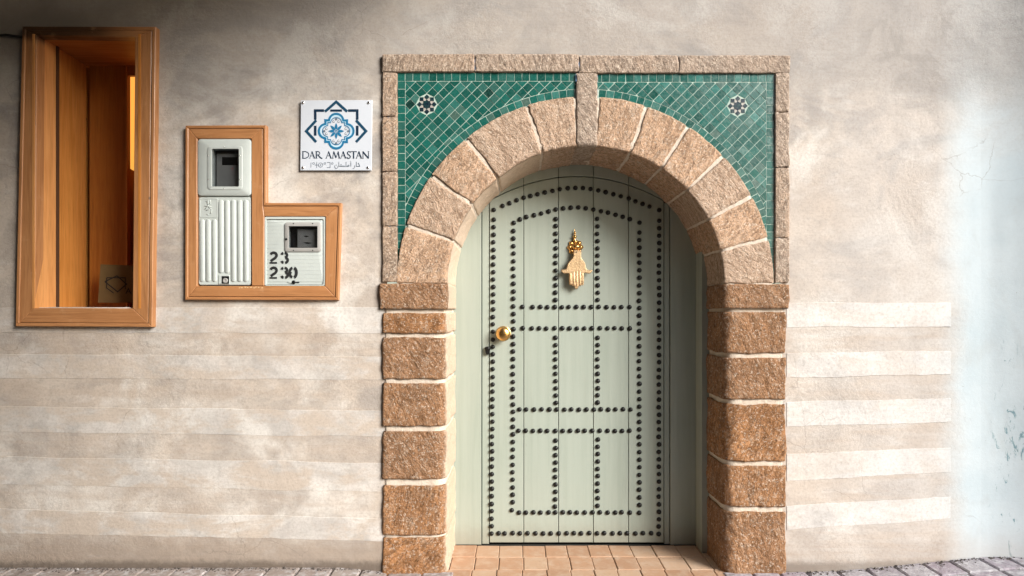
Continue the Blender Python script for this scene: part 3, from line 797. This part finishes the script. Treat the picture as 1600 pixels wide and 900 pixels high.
# hand-shaped knocker
def kp(x, y): return xz(850+x*.1445, 340+y*.1445, YD-.03)
half = [(322,352),(318,385),(320,412),(312,432),(297,452),(275,472),(260,493),(252,515),(247,540),(236,556),(214,563),(193,562),(186,570),(190,583),(203,598),(224,606),(250,602),(268,604),(270,640),(271,690),(274,720),(282,731),(293,731),(300,724),(303,735),(312,744),(322,738),(328,742),(334,762),(346,772)]
half2 = [(358,772),(368,762),(374,742),(380,740),(392,744),(400,736),(404,722),(410,733),(421,735),(428,722),(430,690),(431,640),(430,605),(448,598),(470,604),(492,606),(508,598),(521,580),(522,566),(508,563),(484,570),(462,560),(452,540),(448,515),(442,493),(428,470),(412,452),(402,432),(400,412),(402,385),(396,352)]
hand_pts = [kp(x, y) for x, y in half + half2]
kroot = MB().prism(hand_pts, YD-.038, YD-.026, .0035).build('knocker', M['brass_cast'], door, True, 35)
fg = MB()
for (x0, w, yt, yb) in ((286, 28, 590, 722), (321, 30, 575, 736), (353, 30, 570, 758), (386, 30, 575, 734), (416, 26, 590, 724)):
    a = kp(x0, yt); b = kp(x0, yb); r = w*.1445*.0035*.5
    fg.tube([(a[0], YD-.0345, a[1]), (a[0], YD-.0350, a[1]-.01), (b[0], YD-.0350, b[1]+.006), (b[0], YD-.0345, b[1])], [r*.4, r*.8, r*.8, r*.5], 10)
fg.build('fingers', M['brass_cast'], kroot, True)
rc = kp(343, 315); ro = MB(); pts = []
for k in range(64):
    a = 2*math.pi*k/64; r = 80*.1445*.0035*(1 + .10*math.cos(8*a)); pts.append((rc[0]+r*math.cos(a), rc[1]+r*math.sin(a)))
ro.prism(pts, YD-.010, YD, .003); ro.build('rosette', M['brass'], kroot, True, 35)
for k in range(8):
    a = 2*math.pi*k/8; r = 58*.1445*.0035
    MB().lathe([(.0085, 0), (.0078, .004), (.0045, .0065), (.001, .0072)], (rc[0]+r*math.cos(a), YD-.009, rc[1]+r*math.sin(a)), 'y', 12).build('petal', M['brass'], kroot, True)
MB().lathe([(.016, 0), (.015, .012), (.011, .018), (.004, .021)], (rc[0], YD-.008, rc[1]), 'y', 20).build('boss', M['brass'], kroot, True)
hp = kp(345, 322); MB().tube([(hp[0]-.020, YD-.026, hp[1]+.002), (hp[0]-.010, YD-.032, hp[1]+.004), (hp[0]+.010, YD-.032, hp[1]+.004), (hp[0]+.020, YD-.026, hp[1]+.002)], [.006, .009, .009, .006], 12).build('hinge_loop', M['brass'], kroot, True)
hp2 = kp(350, 375); MB().lathe([(.0035, 0), (.003, .004), (.0005, .005)], (hp2[0], YD-.037, hp2[1]), 'y', 10).build('rivet', M['iron'], kroot, True)
fz = kp(336, 240); ft = kp(331, 112); Hh = ft[1]-fz[1]
MB().lathe([(.0085, -.004), (.0095, .0), (.006, Hh*.10), (.0055, Hh*.18), (.011, Hh*.28), (.0115, Hh*.33), (.0045, Hh*.42), (.0035, Hh*.52), (.0062, Hh*.62), (.0055, Hh*.68), (.002, Hh*.76), (.0018, Hh*.9), (.0006, Hh)], (fz[0], YD-.012, fz[1]), 'z', 16).build('finial', M['brass'], kroot, True)

# ---------------------------------------------------------------- doorstep tiles
ds = thing('doorstep', 'worn terracotta tiled doorstep between the stone jambs', 'doorstep', (ARCH_CX, .15, 0))
MB().box((ARCH_CX-.72, -.046, -.05), (ARCH_CX+.72, YD+.03, -.007)).build('mortar_bed', M['gap'], ds)
xe = [(x - VX)*(3.235)/F for x in (676, 710, 745.5, 780.6, 816.5, 851, 884.5, 917.5, 950, 983, 1017, 1054, 1087, 1122)]
rws = [(.338, .188), (.186, .036), (.034, -.050)]
rg = random.Random(8)
for r, (ya, yb) in enumerate(rws):
    off = (0, .004, -.004)[r]
    for i in range(len(xe)-1):
        a = xe[i]+.0015+off+rg.uniform(-.001,.001); b = xe[i+1]-.0015+off; h = rg.uniform(-.0025, .0015)
        pts = [(a, yb+rg.uniform(0,.002)), (b, yb+rg.uniform(0,.002)), (b, ya), (a, ya)]
        ins = inset(pts, .003); tl = rg.uniform(-.01, .01)
        vs = [(p[0], p[1], h+tl*(p[0]-a)) for p in ins] + [(p[0], p[1], h-.0025) for p in pts] + [(p[0], p[1], h-.02) for p in pts]
        fs = [(0,1,2,3)] + [(L*4+k, (L+1)*4+k, (L+1)*4+(k+1)%4, L*4+(k+1)%4) for L in range(2) for k in range(4)]
        MB().add(vs, fs).build('floor_tile', M['terra'], ds)

# ---------------------------------------------------------------- wooden frames
def miter(parent, outer, inner, y0, y1, names='frame_board', bead=.010, bev=.003, skip=()):
    """four mitred boards between two quads (photo pixels, clockwise from top left)"""
    for k in range(4):
        if k in skip: continue
        o0, o1, i1, i0 = outer[k], outer[(k+1) % 4], inner[(k+1) % 4], inner[k]
        pts = [xz(*o0, y0), xz(*o1, y0), xz(*i1, y0), xz(*i0, y0)]
        MB().prism(pts, y0, y1, bev).build(names, M['wood_x' if k % 2 == 0 else 'wood_z'], parent)
def shrink(q, d):
    """move a quad inwards by d pixels"""
    s = [(d, d), (-d, d), (-d, -d), (d, -d)]
    return [(p[0]+a, p[1]+b) for p, (a, b) in zip(q, s)]
win = thing('niche_window', 'tall orange timber framed niche window left of the meters', 'window', (wl(135), 0, hz(486)))
WO = [(34.5,41), (243,41.5), (237.5,511), (24,510)]; WI = [(57.5,55), (211,58), (207,482), (54.5,481)]
miter(win, WO, shrink(WO, 5.5), -.032, .02, 'frame_bead')
miter(win, shrink(WO, 6), WI, -.028, .02)
def quad3(name, P, mat, parent, th=.012):  # th < 0 thickens the other way
    a, b, c, d = [Vector(p) for p in P]; n = (b-a).cross(c-b).normalized()*th
    vs = [a, b, c, d, a-n, b-n, c-n, d-n]
    MB().add(vs, [(0,1,2,3), (7,6,5,4), (0,4,5,1), (1,5,6,2), (2,6,7,3), (3,7,4,0)]).build(name, mat, parent)
xl, xr = wl(55, -.03)-.003, wl(212, -.03)+.012; zb, zt_ = hz(482, -.03), hz(53, -.03)
yb_ = .34; xlb = wl(136.5, yb_) ; ym = .105
# left lining in two pieces, the back one splayed
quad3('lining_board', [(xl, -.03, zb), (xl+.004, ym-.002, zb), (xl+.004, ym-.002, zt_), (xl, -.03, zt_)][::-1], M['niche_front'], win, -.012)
MB().box((xl-.004, ym-.008, zb), (xl+.011, ym+.006, zt_)).build('gap_shade_strip', M['gap_shade'], win)  # added dark strip standing for the shadowed gap between the lining boards
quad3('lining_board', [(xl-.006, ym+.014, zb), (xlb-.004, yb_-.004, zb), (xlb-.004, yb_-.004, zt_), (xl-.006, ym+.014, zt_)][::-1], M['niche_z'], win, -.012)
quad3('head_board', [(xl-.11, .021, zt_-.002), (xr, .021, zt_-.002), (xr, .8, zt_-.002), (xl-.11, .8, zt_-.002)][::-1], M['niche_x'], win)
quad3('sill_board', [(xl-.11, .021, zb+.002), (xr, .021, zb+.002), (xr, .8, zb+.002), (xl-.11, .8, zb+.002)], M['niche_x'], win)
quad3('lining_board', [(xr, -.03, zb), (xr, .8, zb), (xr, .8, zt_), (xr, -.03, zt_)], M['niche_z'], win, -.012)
xm = wl(197.5, yb_)
MB().box((xl-.12, .05, zb-.03), (xl-.075, .45, zt_+.03)).build('carcass', M['gap'], win)
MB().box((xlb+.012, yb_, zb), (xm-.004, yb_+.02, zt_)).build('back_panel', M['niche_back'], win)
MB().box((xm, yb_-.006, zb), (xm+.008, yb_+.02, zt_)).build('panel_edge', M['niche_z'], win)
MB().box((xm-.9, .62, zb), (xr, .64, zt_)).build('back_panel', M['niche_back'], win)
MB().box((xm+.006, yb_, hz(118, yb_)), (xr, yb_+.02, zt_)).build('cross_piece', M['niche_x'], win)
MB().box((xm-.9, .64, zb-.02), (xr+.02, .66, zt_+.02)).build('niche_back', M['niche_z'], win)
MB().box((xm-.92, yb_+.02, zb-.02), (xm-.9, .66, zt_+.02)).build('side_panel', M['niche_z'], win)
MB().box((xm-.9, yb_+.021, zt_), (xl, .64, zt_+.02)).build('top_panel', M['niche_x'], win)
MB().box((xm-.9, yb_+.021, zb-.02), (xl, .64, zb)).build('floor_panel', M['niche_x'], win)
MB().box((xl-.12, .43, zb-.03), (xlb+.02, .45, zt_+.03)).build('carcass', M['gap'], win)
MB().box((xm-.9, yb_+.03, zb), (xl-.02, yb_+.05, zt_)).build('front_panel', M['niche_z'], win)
# hanging lampshade seen at the back
lc = (wl(207, .50)+.055, .50)
MB().lathe([(.004, 0), (.05, .006), (.085, .03), (.092, .08), (.092, .62), (.088, .62)], (lc[0], lc[1], hz(268, .5)), 'z', 28).build('lampshade', M['lamp'], None, True)
ls = bpy.data.objects['lampshade']; tag(ls, 'glowing amber lampshade half hidden behind the niche window frame', 'lamp')
# leaflet leaning in the corner
lf = thing('leaflet', 'yellowish leaflet with a dark star leaning in the niche corner', 'leaflet', (wl(185, .26), .26, zb))
y_l = .20
lp = [xz(157, 413, y_l), xz(216, 415, y_l), xz(216, 473, y_l), xz(153, 473, y_l)]
MB().prism(lp, y_l, y_l+.004).build('card', M['paper'], lf)
mb = MB(); q = lambda *L: [xz(x, y, y_l) for x, y in L]
mb.ribbon(q((164,440), (183,431), (198,444), (184,456), (164,440)), .006, y_l-.0012)
mb.ribbon(q((167,434), (196,434), (196,452)), .005, y_l-.0015); mb.ribbon(q((167,434), (167,450), (178,458)), .005, y_l-.0018)
mb.ribbon(q((197,459), (201,451), (205,459)), .005, y_l-.0021); mb.ribbon(q((199,456), (203,456)), .004, y_l-.0024)
mb.build('printed_star', M['ink'], lf)

mf = thing('wooden_surround', 'L shaped varnished wooden frame holding both meter boxes', 'surround', (wl(410), 0, hz(469)))
YW = -.021
def brd(name, pts, d, y=YW, bev=.003):
    return MB().prism([xz(x, p, y) for x, p in pts], y, .02, bev).build(name, M['wood_'+d], mf)
b_ = 4.6
# outer beads
O = [(289.5,196), (415.5,195.5), (416,317), (533,317), (528.5,469), (289,468.5)]
I = [(289.5+b_,196+b_), (415.5-b_,195.5+b_), (416-b_,317+b_), (533-b_,317+b_), (528.5-b_,469-b_), (289+b_,468.5-b_)]
for k in range(6):
    a, b = O[k], O[(k+1) % 6]; c, d = I[(k+1) % 6], I[k]
    brd('frame_bead', [a, b, c, d], 'x' if k in (0, 2, 4) else 'z', YW-.004)
J = [(p[0]+s[0], p[1]+s[1]) for p, s in zip(I, [(.6,.6), (-.6,.6), (-.6,.6), (-.6,.6), (-.6,-.6), (.6,-.6)])]
brd('frame_board', [J[0], J[1], (392.5,216.5), (308,216.5)], 'x')
brd('frame_board', [J[1], J[2], (412.6,338.2), (412.4,446.5), (393,446.5), (392.5,216.5)], 'z')
brd('frame_board', [J[2], J[3], (508.5,338.2), (412.6,338.2)], 'x')
brd('frame_board', [J[3], J[4], (507.6,446.8), (508.5,338.2)], 'z')
brd('frame_board', [J[4], J[5], (308,447), (507.6,447)], 'x')
brd('frame_board', [J[5], J[0], (308,216.5), (308,447)], 'z')
mb = MB(); rg = random.Random(2)
for k in range(9):
    x0 = 372 + k*4.5 + rg.uniform(-1, 1); y0 = 448.6 + rg.uniform(-.6, 1.0); w = rg.uniform(2, 4.5)
    mb.flat([xz(x0, y0, YW), xz(x0+w, y0-.6, YW), xz(x0+w*1.1, y0+.8, YW), xz(x0+w*.3, y0+1.2, YW)], YW-.0006-.0001*k)
mb.build('bare_chips', M['paper'] if False else plain('bare_wood', (.72,.50,.26), .7), mf)

# ---------------------------------------------------------------- meter boxes
def rrect(x0, y0, x1, y1, r, y, n=4):
    pts = []
    for (cx_, cy_, a0) in ((x1-r, y0+r, -90), (x1-r, y1-r, 0), (x0+r, y1-r, 90), (x0+r, y0+r, 180)):
        for k in range(n+1):
            a = R(a0 + 90*k/n); pts.append(xz(cx_+r*math.cos(a), cy_+r*math.sin(a), y))
    return pts
def ring(outer, inner, y0, y1, bev=.0015):
    """flat ring between two outlines with the same number of points, with side walls"""
    n = len(outer); mb = MB(); vs = []
    ob = [(p[0]+(q[0]-p[0])*.12, p[1]+(q[1]-p[1])*.12) for p, q in zip(outer, inner)]
    for P, y in ((outer, y1), (outer, y0+bev), (ob, y0), (inner, y0), (inner, y1)): vs += [(p[0], y, p[1]) for p in P]
    fs = []
    for L in range(4):
        for k in range(n):
            q = (k+1) % n; fs.append((L*n+k, L*n+q, (L+1)*n+q, (L+1)*n+k))
    return mb.add(vs, fs)
mt = thing('meter_box', 'tall grey meter box with ribbed lower door and window above', 'meter box', (wl(350), 0, hz(446)), 'utility meter boxes in the wooden frame')
yb0 = -.020
MB().box((wl(302), .12, hz(452)), (wl(398), .125, hz(212))).build('back_plate', M['dark'], mt)
MB().prism(rrect(309.5, 300, 391.8, 445.5, 4, -.006), -.006, .10, .003).build('body', M['grey_plastic'], mt, True, 35)
# upper door with its window opening
yo = -.024
o_ = rrect(308.5, 217, 392, 305.5, 5, yo); i_ = rrect(329.5, 231.5, 373.5, 292, 2.5, yo)
ring(o_, i_, yo, .02, .004).build('upper_door', M['grey_plastic'], mt, True, 35)
gf = ring(rrect(323.5, 228, 378.5, 296.5, 5, yo-.003), rrect(330.3, 232.3, 373.3, 291.5, 2, yo-.003), yo-.003, yo+.004, .0015).build('window_frame', M['grey_plastic'], mt, True, 35)
for (x, y) in ((350.5,229.5), (350.5,294.3), (375,243), (375,280.5), (325.5,243), (325.5,280.5)):
    v = at(x, y, yo-.003); MB().lathe([(.003, 0), (.0026, .0012), (.001, .0018)], v, 'y', 10).build('screw', M['chrome'], gf, True)
MB().box((wl(326), .034, hz(297)), (wl(377), .036, hz(226))).build('meter_recess', M['dark'], mt)
me_ = MB().prism(rrect(338, 240, 379, 295, 2, .012), .012, .034, .002).build('meter', M['meter_in'], mt, True, 35)
MB().flat([xz(347,245.5,.011), xz(371,245.5,.011), xz(371,258,.011), xz(347,258,.011)], .0112).build('display', M['display'], me_)
v = at(363, 263.3, .0105); MB().lathe([(.0026, 0), (.002, .0015), (.001, .002)], v, 'y', 10).build('indicator_light', M['led'], me_, True)
MB().box((wl(329.5, -.018), -.018, hz(292, -.018)), (wl(373.6, -.018), -.0165, hz(231.3, -.018))).build('glass', M['glass'], mt)
# lower ribbed door
pl = MB().prism(rrect(310, 308, 391.8, 445.5, 4, -.014), -.014, .01, .003).build('lower_door', M['grey_plastic'], mt, True, 35)
def rib(cx_, ya, yb):
    r = 4.0; pts = []
    for k in range(9): a = R(180+180*k/8); pts.append(xz(cx_+r*math.cos(a), ya+r+r*math.sin(a), -.016))
    for k in range(9): a = R(180*k/8); pts.append(xz(cx_+r*math.cos(a), yb-r+r*math.sin(a), -.016))
    inn = inset(pts if sum(pts[i-1][0]*pts[i][1]-pts[i][0]*pts[i-1][1] for i in range(len(pts))) > 0 else pts[::-1], .004)
    MB().prism(pts, -.0178, -.013, .0034).build('rib', M['grey_plastic'], pl, True, 60)
for x in (315.5, 325, 334.8): rib(x, 342.5, 440.5)
for x in (345, 354.6): rib(x, 312, 427)
for x in (364.5, 374.3, 384): rib(x, 312, 440.5)
mb = MB(); yy = -.0165
def er(pts, w=.0035): 
    global yy
    mb.tube([(*xz(x, y, yy), 0) for x, y in []] or [Vector((xz(x, y, -.015)[0], -.015, xz(x, y, -.015)[1])) for x, y in pts], w*.5, 6)
for L in ([(322,314),(325,320),(330,317)], [(326,312),(325,322),(320,327)], [(320,322),(331,323)], [(325,322),(331,328),(329,334)], [(322,329),(330,326)], [(323,334),(326,336)], [(329,312),(327,318)]): er(L)
mb.build('embossed_mark', M['grey_plastic'], pl, True)
ring(rrect(311.5,309.5,340.5,340,2,-.0155), rrect(313,311,339,338.5,2,-.0155), -.0155, -.013, .0008).build('mark_border', M['grey_plastic'], pl, True, 35)
lk = MB().prism([xz(341.5,429.5,-.016), xz(358.5,429.5,-.016), xz(358.5,444,-.016), xz(341.5,444,-.016)], -.0175, -.01, .002).build('lock_seat', M['grey_plastic'], pl)
MB().prism([xz(346.5,431.5,-.018), xz(358,431.5,-.018), xz(358,443,-.018), xz(346.5,443,-.018)], -.0185, -.0172).build('lock_recess', M['iron'], pl)
v = at(352.3, 438.4, -.019); MB().lathe([(.0125, 0), (.012, .003), (.0075, .0045), (.0065, .002)], v, 'y', 18).build('lock', M['frame_plastic'], pl, True, 40)

ms = thing('meter_box', 'small square meter box with black stencilled house numbers', 'meter box', (wl(460), 0, hz(446)), 'utility meter boxes in the wooden frame')
MB().box((wl(395), .12, hz(452)), (wl(516), .125, hz(332))).build('back_plate', M['dark'], ms)
ring(rrect(413.2,338.3,508,446.6,2.5,-.017), rrect(415.8,342.3,505.5,444.8,2,-.017), -.017, .03, .002).build('body', M['grey_plastic'], ms, True, 35)
ys_ = -.013
dr = ring(rrect(416.5,343.3,504.8,444.2,2,ys_), rrect(449.5,352.8,496.5,388,1.5,ys_), ys_, .02, .003).build('door_panel', M['grey_plastic'], ms, True, 35)
wf = ring(rrect(444.6,347.2,501.6,393.3,4,ys_-.006), rrect(450.3,353.2,496,387.3,1,ys_-.006), ys_-.006, ys_+.002, .0015).build('window_frame', M['frame_plastic'], ms, True, 35)
for (x, y) in ((458.5,349.3), (488.5,349.3), (458.5,391.3), (488.5,391.3)):
    v = at(x, y, ys_-.006); MB().lathe([(.003, 0), (.0026, .0012), (.001, .0018)], v, 'y', 10).build('screw', M['iron'], wf, True)
v = at(447.3, 373.8, ys_-.006); MB().lathe([(.006, 0), (.005, .003), (.002, .004)], v, 'y', 12).build('latch', M['iron'], wf, True)
MB().box((wl(443), .034, hz(395)), (wl(503), .036, hz(345))).build('meter_recess', M['dark'], ms)
m2 = MB().prism(rrect(464.5,358,499,387,1.5,.012), .012, .034, .002).build('meter', M['meter_in'], ms, True, 35)
for (xa, xb, yy_) in ((474,483,369.7), (473,488,380)):
    MB().flat([xz(xa,yy_-1,.011), xz((xa+xb)/2,yy_-1.7,.011), xz(xb,yy_-.3,.011), xz((xa+xb)/2,yy_+1.2,.011)], .0115).build('dial', M['display'], m2)
MB().box((wl(449.8, -.012), -.012, hz(388, -.012)), (wl(496.4, -.012), -.0105, hz(352.9, -.012))).build('glass', M['glass'], ms)
for k in range(17):
    yy_ = 347 + k*5.8; xa, xb = 418, 503
    if yy_ < 394: xb = 443
    a = xz(xa, yy_, ys_); b = xz(xb, yy_, ys_)
    MB().box((a[0], ys_-.0009, a[1]-.0006), (b[0], ys_+.001, a[1]+.0006)).build('ridge', M['grey_plastic'], dr)
# stencilled numbers
st = MB(); lay = [0]
def sk_(pts, w):
    lay[0] += 1; st.ribbon([xz(x, y, ys_) for x, y in pts], w*.0036, ys_-.0014-.00004*lay[0])
def arcp(cx_, cy_, rx, ry, a0, a1, n=10): return [(cx_+rx*math.cos(R(a0+(a1-a0)*k/n)), cy_+ry*math.sin(R(a0+(a1-a0)*k/n))) for k in range(n+1)]
def two(x, y): # 14 wide, 18 tall
    sk_(arcp(x+7, y+5.5, 4.6, 4.2, 195, 385) + [(x+9.6, y+9.5), (x+5, y+12.6), (x+2.6, y+14.6)], 3.6)
    sk_([(x+.6, y+17.2), (x+12.2, y+17.2)], 2.3)
def three(x, y, s=1.0):
    sk_(arcp(x+6.6, y+5, 4.2, 3.6, 275, 440, 8), 3.4); sk_(arcp(x+6.6, y+5, 4.4, 3.6, 190, 250, 6), 3.4)
    sk_(arcp(x+7, y+12.8, 4.8, 4.2, 290, 440, 8), 3.6); sk_(arcp(x+6.6, y+12.8, 4.6, 4.2, 105, 165, 6), 3.4)
two(420.8, 393.5); three(438, 393.8); two(420.8, 417); three(438, 417)
sk_(arcp(458, 426, 5.2, 7.4, 100, 262, 10), 3.6); sk_(arcp(459, 426, 4.4, 7.4, -80, 80, 10), 4.0); sk_([(451, 424), (456, 427)], 2.5)
st.build('stencilled_numbers', M['ink'], dr)
v = at(459, 441, ys_); MB().lathe([(.0095, 0), (.009, .003), (.004, .004)], v, 'y', 16).build('lock', M['iron'], dr, True)
MB().prism([xz(449,441,ys_), xz(457,438.8,ys_), xz(457,442.6,ys_)], ys_-.002, ys_, 0).build('lock_flap', M['grey_plastic'], dr)
MB().flat([xz(462.5,440,ys_), xz(468,440,ys_), xz(468,442,ys_), xz(462.5,442,ys_)], ys_-.0012).build('lock_mark', M['ink'], dr)

# ---------------------------------------------------------------- house sign
sg = thing('name_plaque', 'square white plaque with blue star emblem and dark lettering', 'sign', (wl(525), 0, hz(266)))
YS = -.012
SQ = [xz(470,156.8,YS), xz(581.6,156.3,YS), xz(580.6,266.2,YS), xz(469,266.2,YS)]
MB().prism(SQ, YS, YS+.005, .0012).build('plate', M['sign'], sg)
MB().box((wl(476), YS+.005, hz(261)), (wl(574), .004, hz(162))).build('standoff_block', M['dark'], sg)
for (x, y) in ((474,160.5), (576.5,160.5), (474,261.8), (575.5,261.8)):
    v = at(x, y, YS); MB().lathe([(.0068, 0), (.0062, .004), (.003, .0058), (.0005, .006)], v, 'y', 16).build('screw', M['chrome'], sg, True)
def flatart(name, mat, items, base, fills=()):
    mb = MB(); L = 0
    for it in items:
        pts, w = it[0], it[1]; closed = len(it) > 2 and it[2]; L += 1
        mb.ribbon([xz(x, y, YS) for x, y in pts], w*.0031, YS-base-.00003*L, closed)
    for pts in fills:
        L += 1; mb.flat([xz(x, y, YS) for x, y in pts], YS-base-.00003*L)
    return mb.build(name, M[mat], sg)
cx, cy = 525.4, 205.0
flatart('emblem_square', 'deepnavy', [
    ([(492.6,187), (492.6,172.8), (506.5,172.8)], 4.1), ([(516,172.8), (534.5,172.8)], 3.6), ([(544,172.8), (558.2,172.8), (558.2,187)], 4.1),
    ([(492.6,196.5), (492.6,212)], 4.1), ([(558.2,196.5), (558.2,212)], 4.1)], .0006)
flatart('emblem_diamond', 'navy', [
    ([(508,174.5), (525.4,159.2), (542.6,174.5)], 4.2), ([(494.2,188), (478.6,205), (494.2,222)], 4.2), ([(556.4,188), (572,205), (556.4,222)], 4.2)], .0009)
def quatre(s):
    P = []
    for q in range(4):
        loc = [(11.7*math.sin(R(a)), -17 - 11.7*math.cos(R(a))) for a in range(-80, 81, 10)] + [(11.9,-17.6), (18,-17.8), (17.8,-11.9)]
        c, s_ = math.cos(math.pi/2*q), math.sin(math.pi/2*q)
        P += [(x*c - y*s_, x*s_ + y*c) for x, y in loc]
    return [(cx+x*s, cy+y*s) for x, y in P]
flatart('emblem_field', 'sign', [], .0012, [])
flatart('emblem_ring', 'blue', [(quatre(.945), 3.4, True), (quatre(.74), 1.3, True)], .0011)
flatart('emblem_ring', 'skyblue', [(quatre(.845), 1.5, True)], .0007)
pet = []
for k in range(8):
    a = math.pi/4*k; L0, L1, w = 2.2, 12.6, 2.1; P = []
    for t in range(13):
        u = t/12; r = L0+(L1-L0)*u; P.append((r, w*math.sin(math.pi*u**.8)))
    P += [(p[0], -p[1]) for p in P[-2:0:-1]]
    pet.append([(cx + x*math.cos(a)-y*math.sin(a), cy + x*math.sin(a)+y*math.cos(a)) for x, y in P])
flatart('emblem_flower', 'blue', [(arcp(cx, cy, 1.5, 1.5, 0, 324, 9), .9, True)], .0011, pet)
dm = []; cu = []
for k in range(4):
    a = math.pi/2*k; x, y = cx+18.8*math.cos(a), cy+18.8*math.sin(a)
    dm.append([(x+2.3*math.cos(a+b*math.pi/2), y+2.3*math.sin(a+b*math.pi/2)) for b in range(4)])
    for s_ in (-1, 1):
        xx = cx + 15.2*math.cos(a) - s_*3.9*math.sin(a); yy_ = cy + 15.2*math.sin(a) + s_*3.9*math.cos(a)
        cu.append((arcp(xx, yy_, 1.7, 1.7, 0, 288, 6), .7))
flatart('emblem_dots', 'greyink', cu, .0011, dm)
# lettering, in the coordinates of a 1600 x 667 close-up of the plaque's foot
T = lambda x, y: (465+x*.075, 225+y*.075)
items = []
def let(x0, x1, strokes, y0=155, y1=300):
    for pts, w in strokes: items.append(([T(x0+(x1-x0)*u, y0+(y1-y0)*v) for u, v in pts], w))
tk, tn = 1.75, .85
A_ = [([(.10,1),(.48,.03)], tn), ([(.46,.0),(.88,1)], tk), ([(.24,.64),(.70,.64)], .75), ([(0,.98),(.22,.98)], .6), ([(.72,.98),(1.03,.98)], .6)]
let(95, 240, [([(.12,0),(.12,1)], tk), ([(.0,.02),(.5,.02),(.80,.15),(.96,.36),(.96,.62),(.80,.85),(.48,.98),(0,.98)], 1.25)])
let(240, 370, A_)
let(375, 520, [([(.12,0),(.12,1)], tk), ([(0,.02),(.42,.02),(.60,.14),(.62,.32),(.50,.48),(.16,.52)], 1.1), ([(.36,.52),(.72,.92),(1.0,1.0)], tk), ([(0,.98),(.28,.98)], .6)])
let(585, 715, A_)
let(710, 890, [([(.12,1),(.25,.05)], tn), ([(.24,.0),(.52,.92)], tk), ([(.52,.95),(.76,.03)], tn), ([(.76,0),(.90,1)], tk), ([(0,.98),(.24,.98)], .6), ([(.78,.98),(1.02,.98)], .6)])
let(890, 1020, A_)
let(1025, 1115, [([(.88,.18),(.78,.06),(.50,.0),(.22,.10),(.16,.28),(.34,.44),(.66,.56),(.86,.72),(.80,.90),(.52,1.0),(.20,.96),(.05,.82)], 1.35)])
let(1110, 1230, [([(.5,.02),(.5,1)], tk), ([(0,.12),(.02,.03),(.98,.03),(1.0,.12)], 1.0), ([(.34,.98),(.66,.98)], .6)])
let(1215, 1350, A_)
let(1350, 1495, [([(.12,1),(.12,.03)], tn), ([(.06,.0),(.92,1)], tk), ([(.92,1),(.92,.02)], tn), ([(0,.98),(.25,.98)], .6), ([(.78,.02),(1.03,.02)], .6)])
flatart('lettering', 'deepnavy', items, .0008)
it = []
def a(pts, w=.75): it.append(([T(x, y) for x, y in pts], w))
def ci(x, y, r, w=.62): it.append((arcp(*T(x, y), r*.075, r*.075, 0, 324, 9), w, True))
a([(280,385),(280,490)]); ci(335,406,20); a([(400,375),(400,495)]); a([(362,438),(440,438)]); ci(482,438,46,.75); ci(482,438,7,1.0); ci(570,406,19)
a([(615,385),(680,385),(680,490),(615,490)]); ci(725,406,19)
a([(775,448),(776,480),(792,508),(815,512),(840,492),(846,455)], .8); ci(806,440,4,.8)
a([(862,372),(862,462)], .8); a([(862,465),(900,468),(1002,468)], .85); a([(905,466),(903,446)], .7); a([(925,466),(923,450)], .7); a([(948,466),(946,448)], .7); a([(970,466),(968,448)], .7); ci(900,430,3,.6); ci(915,430,3,.6)
a([(1012,372),(1012,466)], .8); a([(1012,466),(1072,466)], .85); ci(1062,455,15,.8)
a([(1112,380),(1112,468)], .85); a([(1104,362),(1118,358)], .8)
a([(1192,448),(1196,480),(1180,505),(1152,515)], .8)
a([(1228,372),(1228,466)], .8); a([(1228,467),(1304,467)], .9); a([(1262,400),(1285,425),(1298,462)], .8); a([(1262,405),(1280,398)], .7)
flatart('small_lettering', 'greyink', it, .0008)
bpy.data.objects.remove(bpy.data.objects['emblem_field'])

# ---------------------------------------------------------------- cable
cb = [at(-60, 46, -.010), at(-30, 50, -.011), at(-4, 55.5, -.008), at(10, 54.5, -.012), at(20, 56, -.012), at(34, 57.5, -.014), at(40, 57, -.006)]
tag(MB().tube(cb, [.004, .004, .005, .0065, .006, .006, .004], 8).build('cable', M['cable'], None, True), 'frayed black cable running into the top of the niche window frame', 'cable')

# ---------------------------------------------------------------- grit swept against the foot of the wall
mb = MB(); rg = random.Random(31)
for k in range(1100):
    x = rg.uniform(-2.9, 2.7)
    if -.66 < x < 1.30: continue
    y = -abs(rg.gauss(0, .018)) - .004 + (0 if x < XR else -(x-XR)**2*.35); r_ = rg.uniform(.0015, .0055) * (1 if rg.random() < .93 else 1.8); z = gz(x) + r_*.3
    a0 = rg.uniform(0, 6); P = [(x + r_*rg.uniform(.7, 1.3)*math.cos(a0+q*math.pi/2), y + r_*rg.uniform(.7, 1.3)*math.sin(a0+q*math.pi/2), z) for q in range(4)]
    mb.add(P + [(x, y, z + r_*rg.uniform(.6, 1.1)), (x, y, z - r_)], [(0,1,4), (1,2,4), (2,3,4), (3,0,4), (1,0,5), (2,1,5), (3,2,5), (0,3,5)])
gr = mb.build('grit', plain('dark_grit', (.10, .085, .075), .9, 0, .3)); gr['kind'] = 'stuff'; gr['label'] = 'loose grit along the foot of the plaster wall'; gr['category'] = 'grit'
